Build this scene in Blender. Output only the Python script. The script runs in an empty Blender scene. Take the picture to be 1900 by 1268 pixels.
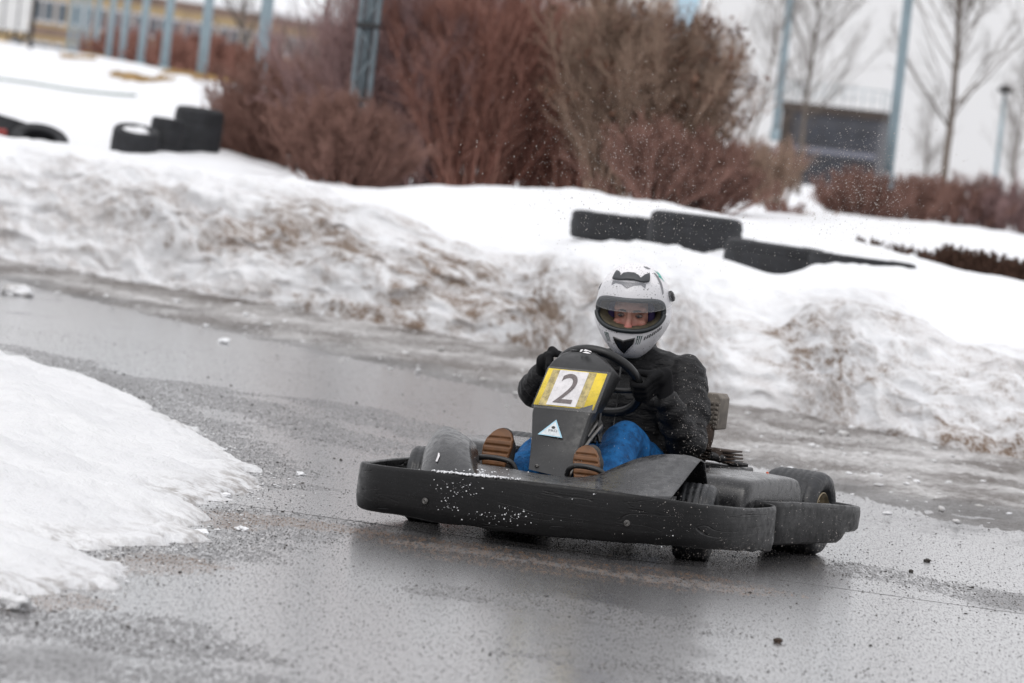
import bpy, bmesh, math, random
import numpy as np
from mathutils import Vector, Matrix, Euler

random.seed(7)
RNG = np.random.default_rng(11)
SC = bpy.context.scene
COL = SC.collection

# ------------------------------------------------------------------ camera
CAM_H, FPX, ROLL = 1.31, 9720.0, math.radians(6.4)
PITCH = math.atan(357 / FPX)
aF = np.array([0, math.cos(PITCH), -math.sin(PITCH)])
aU0 = np.array([0, math.sin(PITCH), math.cos(PITCH)])
aR0 = np.array([1.0, 0, 0])
aR = math.cos(ROLL) * aR0 + math.sin(ROLL) * aU0
aU = math.cos(ROLL) * aU0 - math.sin(ROLL) * aR0
aC = np.array([0, 0, CAM_H])
cam = bpy.data.cameras.new("camera")
cam.sensor_width = 36.0
cam.lens = FPX * 36.0 / 1900.0
cam.clip_start, cam.clip_end = 0.5, 3000.0
cam.dof.use_dof = True
cam.dof.focus_distance = 18.15
cam.dof.aperture_fstop = 5.3
cam_ob = bpy.data.objects.new("camera", cam)
COL.objects.link(cam_ob)
m = Matrix(((aR[0], aU[0], -aF[0], aC[0]), (aR[1], aU[1], -aF[1], aC[1]), (aR[2], aU[2], -aF[2], aC[2]), (0, 0, 0, 1)))
cam_ob.matrix_world = m
SC.camera = cam_ob

# ------------------------------------------------------------------ world, sun, exposure
SUN_EL, SUN_AZ = math.radians(52), math.radians(205)
world = bpy.data.worlds.new("World")
SC.world = world
world.use_nodes = True
wn = world.node_tree
bg = wn.nodes["Background"]
sky = wn.nodes.new("ShaderNodeTexSky")
sky.sky_type = 'NISHITA'
sky.sun_disc = False
sky.sun_elevation = SUN_EL
sky.sun_rotation = SUN_AZ
sky.air_density = 1.0
sky.dust_density = 4.0
hs = wn.nodes.new("ShaderNodeHueSaturation")
hs.inputs["Saturation"].default_value = 0.22
wn.links.new(sky.outputs[0], hs.inputs["Color"])
mx = wn.nodes.new("ShaderNodeMix"); mx.data_type = 'RGBA'
mx.inputs["Factor"].default_value = 0.8
mx.inputs["B"].default_value = (9.25, 9.22, 9.48, 1)          # the even cloud layer
wn.links.new(hs.outputs[0], mx.inputs["A"])
tcw = wn.nodes.new("ShaderNodeTexCoord"); sepw = wn.nodes.new("ShaderNodeSeparateXYZ"); rmp = wn.nodes.new("ShaderNodeMapRange"); mulw = wn.nodes.new("ShaderNodeVectorMath"); mulw.operation = 'SCALE'
rmp.inputs["From Min"].default_value = 0.0; rmp.inputs["From Max"].default_value = 0.8; rmp.inputs["To Min"].default_value = 0.93; rmp.inputs["To Max"].default_value = 1.27   # overcast: brighter overhead
wn.links.new(tcw.outputs["Generated"], sepw.inputs[0]); wn.links.new(sepw.outputs[2], rmp.inputs["Value"])
wn.links.new(mx.outputs["Result"], mulw.inputs[0]); wn.links.new(rmp.outputs[0], mulw.inputs["Scale"])
wn.links.new(mulw.outputs[0], bg.inputs["Color"])
bg.inputs["Strength"].default_value = 0.1
sun = bpy.data.lights.new("sun", 'SUN')
sun.energy = 0.6
sun.angle = math.radians(25)
sun.color = (1.0, 0.97, 0.93)
sun_ob = bpy.data.objects.new("sun", sun)
COL.objects.link(sun_ob)
sd = Vector((math.sin(SUN_AZ) * math.cos(SUN_EL), math.cos(SUN_AZ) * math.cos(SUN_EL), math.sin(SUN_EL)))
sun_ob.rotation_euler = sd.to_track_quat('Z', 'Y').to_euler()
sun_ob.location = (0, 0, 20)
SC.view_settings.view_transform = 'Standard'
SC.view_settings.look = 'None'
SC.view_settings.exposure = 0.17
SC.view_settings.gamma = 1.0
SC.render.engine = 'CYCLES'
SC.cycles.use_denoising = True
SC.cycles.max_bounces = 8
SC.cycles.transparent_max_bounces = 12

# ------------------------------------------------------------------ helpers
def ray(px, py): return aF * FPX + aR * (px - 950) - aU * (py - 634)
def at_z(px, py, z=0.0):
    d = ray(px, py); return aC + d * ((z - CAM_H) / d[2])
def at_y(px, py, Y):
    d = ray(px, py); return aC + d * (Y / d[1])

def _hash(ix, iy, iz, seed):
    h = (ix.astype(np.int64) * 374761393 + iy.astype(np.int64) * 668265263 + iz.astype(np.int64) * 2147483647 + seed * 1274126177) & 0xFFFFFFFF
    h = ((h ^ (h >> 13)) * 1274126177) & 0xFFFFFFFF
    h = (h ^ (h >> 16)) & 0xFFFFFFFF
    return h / 4294967295.0
def vnoise(P, scale=1.0, seed=0):
    """smooth value noise in [-1, 1] at the points P (N,3)"""
    Q = np.asarray(P, float) * scale + 1000.0
    I = np.floor(Q).astype(np.int64); Fq = Q - I
    W = Fq * Fq * (3 - 2 * Fq)
    r = 0
    for dx in (0, 1):
        for dy in (0, 1):
            for dz in (0, 1):
                w = (W[:, 0] if dx else 1 - W[:, 0]) * (W[:, 1] if dy else 1 - W[:, 1]) * (W[:, 2] if dz else 1 - W[:, 2])
                r = r + w * _hash(I[:, 0] + dx, I[:, 1] + dy, I[:, 2] + dz, seed)
    return r * 2 - 1
def fbm(P, scale, octaves=4, seed=0, gain=0.5):
    r, a = 0, 1.0
    for o in range(octaves):
        r = r + a * vnoise(P, scale * 2 ** o, seed + o * 17); a *= gain
    return r
def sstep(a, b, x):
    t = np.clip((x - a) / (b - a), 0, 1); return t * t * (3 - 2 * t)

def link(name, me, mat=None, parent=None, smooth=True):
    o = bpy.data.objects.new(name, me)
    COL.objects.link(o)
    if mat is not None: me.materials.append(mat)
    if smooth and len(me.polygons):
        me.polygons.foreach_set("use_smooth", np.ones(len(me.polygons), bool))
    if parent is not None: o.parent = parent
    return o
def raw_mesh(name, V, F):
    """mesh out of arrays: V (N,3), F (M,k) with one face size"""
    V = np.asarray(V, np.float32); F = np.asarray(F, np.int32)
    me = bpy.data.meshes.new(name)
    me.vertices.add(len(V)); me.vertices.foreach_set("co", V.ravel())
    k = F.shape[1]
    me.loops.add(F.size); me.loops.foreach_set("vertex_index", F.ravel())
    me.polygons.add(len(F))
    me.polygons.foreach_set("loop_start", np.arange(0, F.size, k, dtype=np.int32))
    me.polygons.foreach_set("loop_total", np.full(len(F), k, np.int32))
    me.update(calc_edges=True); me.validate()
    return me
def poly_mesh(name, V, F):
    me = bpy.data.meshes.new(name); me.from_pydata([tuple(map(float, v)) for v in V], [], F); me.update(); return me
def grid_faces(n, k, wrap_n=False, wrap_k=False):
    i = np.arange(n if wrap_n else n - 1); j = np.arange(k if wrap_k else k - 1)
    I, J = np.meshgrid(i, j, indexing='ij'); I2 = (I + 1) % n; J2 = (J + 1) % k
    return np.stack([I * k + J, I2 * k + J, I2 * k + J2, I * k + J2], -1).reshape(-1, 4)
def tubes_mesh(name, lines, radii, sides=3):
    """many tapered tubes: lines (N,S,3), radii (N,S)"""
    L = np.asarray(lines, float); Rr = np.asarray(radii, float)
    N, S, _ = L.shape
    T = np.gradient(L, axis=1); T /= np.linalg.norm(T, axis=2, keepdims=True) + 1e-9
    ref = np.where(np.abs(T[..., 2:3]) > 0.9, np.array([1.0, 0, 0]), np.array([0, 0, 1.0]))
    A = np.cross(T, ref); A /= np.linalg.norm(A, axis=2, keepdims=True) + 1e-9
    B = np.cross(T, A)
    th = np.arange(sides) / sides * 2 * math.pi
    V = L[:, :, None, :] + Rr[:, :, None, None] * (A[:, :, None, :] * np.cos(th)[None, None, :, None] + B[:, :, None, :] * np.sin(th)[None, None, :, None])
    base = grid_faces(S, sides, wrap_k=True)
    Fc = (base[None] + (np.arange(N) * S * sides)[:, None, None]).reshape(-1, 4)
    return raw_mesh(name, V.reshape(-1, 3), Fc)
def tag(o, label=None, cat=None, group=None, kind=None):
    if label: o["label"] = label
    if cat: o["category"] = cat
    if group: o["group"] = group
    if kind: o["kind"] = kind
    return o
def empty(name, loc=(0, 0, 0), rot=(0, 0, 0)):
    o = bpy.data.objects.new(name, None); o.empty_display_size = 0.2
    o.location = loc; o.rotation_euler = rot; COL.objects.link(o); return o
def copy_tree(o, parent=None):
    c = o.copy(); COL.objects.link(c)
    if parent is not None: c.parent = parent
    for ch in list(o.children): copy_tree(ch, c)
    return c
def baked(o):
    """apply an object's modifiers to its mesh"""
    dg = bpy.context.evaluated_depsgraph_get(); dg.update()
    me = bpy.data.meshes.new_from_object(o.evaluated_get(dg))
    old = o.data; o.modifiers.clear(); o.data = me; bpy.data.meshes.remove(old)
    me.polygons.foreach_set("use_smooth", np.ones(len(me.polygons), bool))
    return o
def cspline(P, n):
    """Catmull-Rom resample of the rows of P along axis 0 to n per span"""
    P = np.asarray(P, float)
    Q = np.concatenate([[2 * P[0] - P[1]], P, [2 * P[-1] - P[-2]]], 0)
    out = []
    for i in range(len(P) - 1):
        p0, p1, p2, p3 = Q[i:i + 4]
        k = n[i] if hasattr(n, '__len__') else n
        for t in np.arange(k) / k:
            out.append(0.5 * ((2 * p1) + (-p0 + p2) * t + (2 * p0 - 5 * p1 + 4 * p2 - p3) * t ** 2 + (-p0 + 3 * p1 - 3 * p2 + p3) * t ** 3))
    out.append(P[-1])
    return np.array(out)

def pchip(P, n):
    """monotone cubic resample along axis 0 (no overshoot)"""
    P = np.asarray(P, float); D = P[1:] - P[:-1]
    M = np.zeros_like(P); M[0], M[-1] = D[0], D[-1]
    a, b = D[:-1], D[1:]
    M[1:-1] = np.where(a * b > 0, 2 * a * b / np.where(np.abs(a + b) < 1e-12, 1e-12, a + b), 0)
    out = []
    for i in range(len(P) - 1):
        k = n[i] if hasattr(n, '__len__') else n
        for t in np.arange(k) / k:
            out.append((2*t**3 - 3*t**2 + 1) * P[i] + (t**3 - 2*t**2 + t) * M[i] + (-2*t**3 + 3*t**2) * P[i + 1] + (t**3 - t**2) * M[i + 1])
    out.append(P[-1])
    return np.array(out)

# ------------------------------------------------------------------ materials
class NT:
    def __init__(s, name):
        s.m = bpy.data.materials.new(name); s.m.use_nodes = True
        s.t = s.m.node_tree; s.b = s.t.nodes["Principled BSDF"]; s.out = s.t.nodes["Material Output"]
        s.tc = s.t.nodes.new("ShaderNodeTexCoord")
    def new(s, k, **kw):
        n = s.t.nodes.new(k)
        for a, v in kw.items(): setattr(n, a, v)
        return n
    def put(s, sock, v):
        if hasattr(v, 'links') or isinstance(v, bpy.types.NodeSocket): s.t.links.new(v, sock)
        else: sock.default_value = v
    def map(s, scale=(1, 1, 1), rot=(0, 0, 0), loc=(0, 0, 0), src='Object'):
        n = s.new("ShaderNodeMapping"); s.put(n.inputs["Vector"], s.tc.outputs[src])
        n.inputs["Scale"].default_value = scale; n.inputs["Rotation"].default_value = rot; n.inputs["Location"].default_value = loc
        return n.outputs[0]
    def noise(s, scale, detail=4, rough=0.55, vec=None, dist=0.0):
        n = s.new("ShaderNodeTexNoise"); n.inputs["Scale"].default_value = scale
        n.inputs["Detail"].default_value = detail; n.inputs["Roughness"].default_value = rough; n.inputs["Distortion"].default_value = dist
        s.put(n.inputs["Vector"], vec if vec is not None else s.tc.outputs["Object"]); return n.outputs["Fac"]
    def voro(s, scale, vec=None, out="Distance", rnd=1.0):
        n = s.new("ShaderNodeTexVoronoi"); n.inputs["Scale"].default_value = scale; n.inputs["Randomness"].default_value = rnd
        s.put(n.inputs["Vector"], vec if vec is not None else s.tc.outputs["Object"]); return n.outputs[out]
    def ramp(s, v, a, b, lo=0.0, hi=1.0):
        n = s.new("ShaderNodeMapRange"); n.interpolation_type = 'SMOOTHSTEP'
        s.put(n.inputs["Value"], v); n.inputs["From Min"].default_value = a; n.inputs["From Max"].default_value = b
        n.inputs["To Min"].default_value = lo; n.inputs["To Max"].default_value = hi; return n.outputs[0]
    def math(s, op, a, b=0.0):
        n = s.new("ShaderNodeMath", operation=op); s.put(n.inputs[0], a); s.put(n.inputs[1], b); return n.outputs[0]
    def mix(s, f, a, b):
        n = s.new("ShaderNodeMix", data_type='RGBA'); s.put(n.inputs["Factor"], f)
        s.put(n.inputs["A"], (*a, 1) if isinstance(a, tuple) else a); s.put(n.inputs["B"], (*b, 1) if isinstance(b, tuple) else b); return n.outputs["Result"]
    def attr(s, name):
        n = s.new("ShaderNodeAttribute", attribute_name=name); return n.outputs["Fac"]
    def bump(s, h, strength=0.3, dist=0.01, prev=None):
        n = s.new("ShaderNodeBump"); n.inputs["Strength"].default_value = strength; n.inputs["Distance"].default_value = dist
        s.put(n.inputs["Height"], h)
        if prev is not None: s.put(n.inputs["Normal"], prev)
        return n.outputs[0]
    def fin(s, color=None, rough=None, normal=None, metal=None, **kw):
        if color is not None: s.put(s.b.inputs["Base Color"], (*color, 1) if isinstance(color, tuple) else color)
        if rough is not None: s.put(s.b.inputs["Roughness"], rough)
        if normal is not None: s.put(s.b.inputs["Normal"], normal)
        if metal is not None: s.put(s.b.inputs["Metallic"], metal)
        for k, v in kw.items(): s.put(s.b.inputs[k.replace('_', ' ')], v)
        return s.m
def simple(name, color, rough=0.5, metal=0.0, var=0.25, scale=20, bumpy=0.1, bdist=0.002):
    t = NT(name); n = t.noise(scale, 5)
    c = t.mix(t.ramp(n, 0.3, 0.7), tuple(x * (1 - var) for x in color), tuple(min(1, x * (1 + var)) for x in color))
    return t.fin(c, t.ramp(n, 0.2, 0.8, max(0.03, rough - 0.08), min(1, rough + 0.08)), t.bump(t.noise(scale * 8, 3), bumpy, bdist), metal)

MAT = {}
# clean to dirty snow; 'dirt' is where road spray has settled
t = NT("snow")
an = t.new("ShaderNodeAttribute", attribute_name="rest"); rv = an.outputs["Vector"]
n1 = t.noise(1.5, 6, 0.66, rv, 0.4); n2 = t.noise(11, 6, 0.72, rv); n3 = t.noise(60, 4, 0.7, rv); n4 = t.noise(4.0, 5, 0.65, rv)
d = t.attr("dirt")
blot = t.ramp(t.math('ADD', t.math('MULTIPLY', n1, 0.72), t.math('MULTIPLY', n2, 0.38)), 0.50, 0.63)
fleck = t.ramp(t.math('ADD', t.math('MULTIPLY', n3, 0.6), t.math('MULTIPLY', n2, 0.4)), 0.46, 0.60)
mask = t.math('MULTIPLY', d, t.math('ADD', t.math('MULTIPLY', blot, t.math('ADD', 0.34, t.math('MULTIPLY', fleck, 0.62))), t.math('MULTIPLY', t.ramp(n4, 0.40, 0.62), t.math('ADD', 0.22, t.math('MULTIPLY', fleck, 0.34)))))
c = t.mix(mask, (0.80, 0.81, 0.83), (0.20, 0.138, 0.096))
cr1 = t.voro(9, rv)
h = t.math('ADD', t.math('ADD', t.math('MULTIPLY', n4, 1.1), t.math('MULTIPLY', n2, 0.6)), t.math('ADD', t.math('MULTIPLY', n3, 0.16), t.math('MULTIPLY', cr1, 0.4)))
nb = t.new("ShaderNodeBump"); nb.inputs["Distance"].default_value = 0.07; t.put(nb.inputs["Height"], h); t.put(nb.inputs["Strength"], t.math('ADD', 0.26, t.math('MULTIPLY', d, 0.36)))
MAT['snow'] = t.fin(c, t.ramp(n2, 0.3, 0.7, 0.55, 0.8), nb.outputs[0], Specular_IOR_Level=0.3)
# coarse icy snow of the heap in the bend
t = NT("icy_snow")
n1 = t.noise(1.6, 5); n2 = t.noise(14, 6, 0.65); n3 = t.noise(80, 4, 0.7)
d = t.attr("dirt")
c = t.mix(t.math('MULTIPLY', d, t.ramp(n2, 0.42, 0.62)), t.mix(t.ramp(n1, 0.35, 0.7), (0.80, 0.805, 0.82), (0.86, 0.865, 0.875)), (0.30, 0.27, 0.25))
h = t.math('ADD', t.math('MULTIPLY', n2, 1.0), t.math('MULTIPLY', n3, 0.35))
MAT['icy'] = t.fin(c, t.ramp(n3, 0.3, 0.7, 0.35, 0.7), t.bump(h, 0.9, 0.03), Specular_IOR_Level=0.4)
# wet asphalt
t = NT("wet_asphalt")
P = t.tc.outputs["Object"]
seamA, seamB = at_z(400, 931), at_z(1900, 1140)
ang = math.atan2(seamB[1] - seamA[1], seamB[0] - seamA[0])
along = t.map((1.1, 0.30, 1), (0, 0, math.radians(-28)))
streak = t.noise(1.0, 6, 0.62, along)
patch = t.noise(0.75, 5, 0.6, t.map((1, 0.5, 1)))
grit = t.noise(1, 3, 0.7, t.map((130, 11, 60)))
grain = t.noise(1, 3, 0.7, t.map((230, 16, 100)))
stone = t.voro(150)
grit2 = t.noise(24, 5, 0.75)
gmix = t.math('ADD', t.math('MULTIPLY', t.noise(1, 4, 0.75, t.map((42, 5, 30))), 0.55), t.math('MULTIPLY', grit, 0.45))
dry = t.ramp(t.math('ADD', t.attr('dry'), t.math('MULTIPLY', t.math('SUBTRACT', gmix, 0.5), 5.0)), 0.45, 1.25)
wet0 = t.ramp(t.math('ADD', t.math('MULTIPLY', streak, 0.55), t.math('MULTIPLY', patch, 0.45)), 0.33, 0.47)
wetm = t.math('MULTIPLY', wet0, t.math('SUBTRACT', 1.0, dry))   # 1 = standing film of water
brown = t.ramp(t.math('ADD', t.attr('brown'), t.math('MULTIPLY', t.math('SUBTRACT', t.noise(1, 4, 0.75, t.map((48, 6, 30), loc=(4, 2, 1))), 0.5), 4.0)), 0.45, 0.95)
pit = t.ramp(t.math('ADD', t.math('MULTIPLY', grain, 0.6), t.math('MULTIPLY', grit, 0.4)), 0.50, 0.60)   # stones standing out of the film
c = t.mix(pit, (0.115, 0.112, 0.114), (0.020, 0.019, 0.019))
c = t.mix(t.math('MULTIPLY', brown, t.ramp(grain, 0.42, 0.60)), c, (0.150, 0.085, 0.045))
sx = t.new("ShaderNodeMapping"); t.put(sx.inputs["Vector"], P)
sx.vector_type = 'TEXTURE'; sx.inputs["Location"].default_value = (float(seamA[0]), float(seamA[1]), 0); sx.inputs["Rotation"].default_value = (0, 0, ang)
sep = t.new("ShaderNodeSeparateXYZ"); t.put(sep.inputs[0], sx.outputs[0])
wob = t.math('MULTIPLY', t.math('SUBTRACT', t.noise(1.2, 6, 0.7), 0.5), 0.05)
sdist = t.math('ABSOLUTE', t.math('ADD', sep.outputs[1], wob))
seam = t.ramp(t.math('ADD', sdist, t.math('MULTIPLY', grit2, 0.012)), 0.010, 0.022, 1.0, 0.0)
c = t.mix(seam, c, (0.012, 0.011, 0.010))
dryp = t.math('MULTIPLY', pit, t.ramp(wetm, 0, 1, 1.0, 0.5))
rough = t.math('ADD', t.math('ADD', t.ramp(wetm, 0, 1, 0.38, 0.24), t.math('MULTIPLY', dryp, 0.30)), t.math('MULTIPLY', seam, 0.4))
bs = t.math('ADD', t.math('MULTIPLY', grit, 0.9), t.math('MULTIPLY', grit2, 0.5))
bn = t.new("ShaderNodeBump"); bn.inputs["Distance"].default_value = 0.006
t.put(bn.inputs["Height"], t.math('SUBTRACT', bs, t.math('MULTIPLY', seam, 2.0))); t.put(bn.inputs["Strength"], t.ramp(wetm, 0, 1, 0.5, 0.10))
MAT['road'] = t.fin(c, rough, bn.outputs[0], Specular_IOR_Level=0.5, IOR=1.5, Coat_Weight=t.math('MULTIPLY', t.ramp(wetm, 0, 1, 0.15, 1.0), t.math('MULTIPLY', t.math('SUBTRACT', 1.0, t.math('MAXIMUM', seam, t.math('MULTIPLY', brown, 0.7))), t.math('SUBTRACT', 1.0, t.math('MULTIPLY', pit, 0.92)))), Coat_Roughness=0.19, Coat_IOR=1.36)
# grey slush at the road's edge
t = NT("slush")
n1 = t.noise(1.3, 5, 0.6, t.map((1, 0.6, 1))); n2 = t.noise(16, 5, 0.7); n3 = t.noise(70, 4, 0.7)
f = t.ramp(t.math('ADD', t.math('MULTIPLY', n1, 0.5), t.math('ADD', t.math('MULTIPLY', n2, 0.35), t.math('MULTIPLY', n3, 0.25))), 0.47, 0.68)
edge = t.attr("dirt")
c = t.mix(f, (0.075, 0.058, 0.046), (0.56, 0.55, 0.545))
c = t.mix(t.math('MULTIPLY', edge, 0.8), c, (0.045, 0.042, 0.040))
MAT['slush'] = t.fin(c, t.ramp(n3, 0.3, 0.7, 0.25, 0.6), t.bump(t.math('ADD', n2, t.math('MULTIPLY', n3, 0.6)), 0.6, 0.02))

# ------------------------------------------------------------------ ground and road
xs = np.concatenate([[-400, -60, -15], np.arange(-5, 5.01, 0.06), [15, 60, 400]]); ys = np.concatenate([[-30, 6], np.arange(11, 42, 0.07), [60]])
XX, YY = np.meshgrid(xs, ys, indexing='ij'); Vr = np.column_stack([XX.ravel(), YY.ravel(), np.zeros(XX.size)])
def band(P, pix, w, seed):
    """1 on a worn band along pixel points lying on the road, fading over its width in metres"""
    L = np.array([at_z(*q)[:2] for q in pix]); best = np.full(len(P), 9.0)
    for p, q in zip(L[:-1], L[1:]):
        d = q - p; tq = np.clip(((P[:, :2] - p) @ d) / (d @ d), 0, 1); best = np.minimum(best, np.linalg.norm(P[:, :2] - p - tq[:, None] * d, axis=1))
    return 1 - sstep(0.45, 1.0, best / w + 0.5 * vnoise(P, 1.7, seed) + 0.3 * vnoise(P, 5, seed + 1))
dry = np.zeros(len(Vr)); brn = np.zeros(len(Vr))
for pix, w in (([(300, 712), (420, 745), (560, 790), (700, 838)], .45), ([(470, 770), (600, 812)], .16), ([(0, 640), (130, 672), (260, 735), (390, 800), (490, 880)], .30), ([(590, 745), (760, 790), (900, 830)], .35),
               ([(1590, 1048), (1700, 1080)], .16), ([(1700, 1075), (1800, 1095), (1920, 1130)], .30), ([(440, 905), (600, 905)], .25), ([(330, 1040), (420, 1010), (560, 970)], .35), ([(0, 1140), (120, 1150), (300, 1200)], .4),
               ([(-50, 1225), (120, 1245), (420, 1275)], .55), ([(780, 1010), (1000, 1045), (1300, 1085)], .25), ([(870, 1105), (1080, 1130), (1230, 1160)], .30), ([(960, 1215), (1130, 1235), (1240, 1255)], .30)): dry = np.maximum(dry, band(Vr, pix, w, int(w * 100)) * .95)
for pix, w in (([(160, 1050), (260, 1048), (350, 1040)], .30), ([(390, 965), (480, 965), (540, 972)], .34), ([(20, 1120), (140, 1110)], .2), ([(760, 1000), (900, 1035), (1100, 1062), (1300, 1080)], .36)): brn = np.maximum(brn, band(Vr, pix, w, 7 + int(w * 100)) * (.72 if w == .36 else 1.15))
me = raw_mesh("road", Vr, grid_faces(len(xs), len(ys))[:, ::-1])
me.attributes.new("dry", 'FLOAT', 'POINT').data.foreach_set("value", dry.astype(np.float32)); me.attributes.new("brown", 'FLOAT', 'POINT').data.foreach_set("value", brn.astype(np.float32))
road = link("road", me, MAT['road'], smooth=False)
tag(road, kind="structure")
V = [(x, y, -0.35) for x in (-1500, 0, 1500) for y in (-100, 200, 2500)]
tag(link("ground", raw_mesh("ground", V, grid_faces(3, 3)[:, ::-1]), MAT['snow'], smooth=False), kind="structure")

# snow terrain behind the road: bank face, crest, plateau, rise to the pole line
COLS = [-900, -420, -200, 0, 120, 240, 400, 480, 560, 690, 790, 880, 970, 1065, 1200, 1330, 1440, 1520, 1600, 1700, 1780, 1890, 2020, 2300]
def ci(pairs): return np.interp(COLS, *zip(*pairs))
FOOT = ci([(-900, 345), (-420, 415), (-200, 453), (0, 490), (200, 525), (400, 562), (560, 588), (690, 612), (880, 641), (970, 657), (1150, 705), (1330, 757), (1480, 781), (1590, 810), (1700, 834), (1890, 868), (2300, 955)])
CREST = ci([(-900, 158), (-420, 210), (-200, 237), (0, 263), (200, 290), (400, 322), (560, 341), (690, 372), (790, 413), (880, 440), (970, 455), (1065, 468), (1200, 487), (1330, 512), (1440, 532), (1520, 541), (1600, 550), (1700, 590), (1780, 632), (1890, 628), (2300, 700)])
def zrow(px, z, D):          # a point of height z at distance D on the sight line's column
    d = aF * FPX + aR * (px - 950); q = aC + d * (D / d[1]); return np.array([q[0], D, z])
rows = [[] for _ in range(13)]
for i, px in enumerate(COLS):
    f = at_z(px, FOOT[i]); Y = f[1]
    lo, hi = FOOT[i], CREST[i]
    rows[0].append(f + np.array([0, -0.9, -0.28]))
    rows[1].append(f + np.array([0, 0, -0.02]))
    rows[2].append(at_y(px, lo + (hi - lo) * 0.36, Y + 0.30))
    rows[3].append(at_y(px, lo + (hi - lo) * 0.74, Y + 0.75))
    cr = at_y(px, hi, Y + 1.9); rows[4].append(cr)
    D5 = Y + 3.6
    # in front of the tyre row
    if px >= 690:
        py = np.interp(px, [690, 790, 880, 970, 1065, 1200, 1330, 1440, 1520, 1600, 1700, 1780, 1890, 2300], [372, 388, 408, 430, 446, 452, 478, 513, 496, 495, 502, 512, 532, 612])
        rows[5].append(at_y(px, py, D5))
        p6 = at_y(px, py, D5); rows[6].append(np.array([p6[0] * 1.03, Y + 4.7, p6[2] - 0.10]))
        py = np.interp(px, [690, 790, 880, 970, 1065, 1200, 1330, 1440, 1520, 1600, 1700, 1780, 1890, 2300], [352, 347, 345, 346, 352, 372, 398, 420, 434, 450, 478, 500, 521, 600])
        rows[7].append(at_y(px, py, Y + 7.5))
        z8 = rows[7][-1][2] - 0.12
        rows[8].append(zrow(px, z8, Y + 10.5))
        py = np.interp(px, [690, 1330, 1520, 1562, 1680, 1760, 1840, 1890, 2300], [342, 392, 402, 400, 411, 420, 420, 440, 520])
        rows[9].append(at_y(px, py, max(Y + 14, 47.0)))
    else:
        rows[5].append(np.array([cr[0] * 1.07, D5, cr[2] - 0.10]))
        rows[6].append(np.array([cr[0] * 1.12, Y + 4.7, cr[2] - 0.06]))
        rows[7].append(at_y(px, hi + np.interp(px, [0, 400, 560, 690], [-22, -22, -6, 0]), Y + 8.5))
        rows[8].append(at_y(px, hi + np.interp(px, [0, 400, 560, 690], [-55, -60, -20, 0]), Y + 13))
        rows[9].append(at_y(px, np.interp(px, [-900, -420, 0, 240, 400, 480, 560, 690], [66, 120, 150, 178, 190, 220, 270, 342]), Y + 18))
    if px < 640:
        py = np.interp(px, [-900, -420, -200, 0, 120, 240, 400, 480, 560, 690], [-40, 15, 47, 80, 98, 118, 151, 162, 190, 250])
        D = np.interp(px, [-900, -420, -200, 0, 154, 259, 372, 480, 560], [300, 240, 220, 190, 150, 105, 75, 62, 60])
        rows[10].append(at_y(px, py, D)); z = rows[10][-1][2]
    else:
        z = np.interp(px, [690, 1300, 2300], [1.2, 1.0, 0.9])
        rows[10].append(zrow(px, z, 62.0)); D = 62.0
    rows[11].append(zrow(px, z + 0.0, D + 60)); rows[12].append(zrow(px, max(z - 0.2, 1.0), 1500.0))
G = np.array(rows)                                            # (13, ncol, 3)
sub = [6, 26, 26, 26, 22, 12, 14, 10, 10, 10, 8, 6]
G1 = pchip(G, sub)                                          # along rows
G2 = cspline(np.swapaxes(G1, 0, 1), 26)                       # along columns
nC, nR = G2.shape[:2]
Vt = G2.reshape(-1, 3)
rowpar = np.tile(np.concatenate([np.arange(k) / k + i for i, k in enumerate(sub)] + [[len(sub)]]), nC)
arc = np.concatenate([np.zeros((nC, 1)), np.cumsum(np.linalg.norm(np.diff(G2, axis=1), axis=2), 1)], 1).ravel()
alen = np.concatenate([[0], np.cumsum(np.linalg.norm(np.diff(G2[:, sub[0]], axis=0), axis=1))]); rest = np.column_stack([np.repeat(alen, nR) * .6, arc * 1.3, np.zeros(len(arc))])
lump = fbm(rest, 1.3, 4, 3)
fine = fbm(rest, 5.0, 4, 9)
faceW = sstep(0.7, 1.4, rowpar) * (1 - sstep(3.2, 4.6, rowpar))
nearW = sstep(0.5, 1.2, rowpar) * (1 - sstep(8.5, 10.0, rowpar))
chunk = np.clip(1 - np.abs(vnoise(rest, 2.6, 101)) * 1.8, 0, 1) + .6 * np.clip(1 - np.abs(vnoise(rest, 6.0, 102)) * 1.8, 0, 1) + .3 * np.clip(vnoise(rest, 14.0, 103), 0, 1)
Vt[:, 2] += (0.045 * lump * faceW + 0.030 * lump * nearW + 0.026 * fine * faceW + 0.007 * fine * nearW)
Vt[:, 1] -= (0.065 * chunk + 0.06 * lump + 0.02 * fine) * faceW
me = raw_mesh("snow_bank", Vt, grid_faces(nC, nR))
dirt = sstep(0.9, 1.15, rowpar) * (1 - sstep(2.6, 4.0, rowpar + 0.45 * vnoise(rest, 0.9, 21) + .25 * vnoise(rest, 3, 22)))
dirt = dirt * np.clip(0.80 + 0.7 * vnoise(rest, 0.5, 33), 0.25, 1.35)
px_of = np.repeat(np.interp(np.arange(nC), np.arange(len(COLS)) * 26, COLS), nR)
dirt *= np.interp(px_of, [-400, 0, 500, 900, 2300], [0.6, 0.75, 0.95, 1.15, 1.3])
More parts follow.
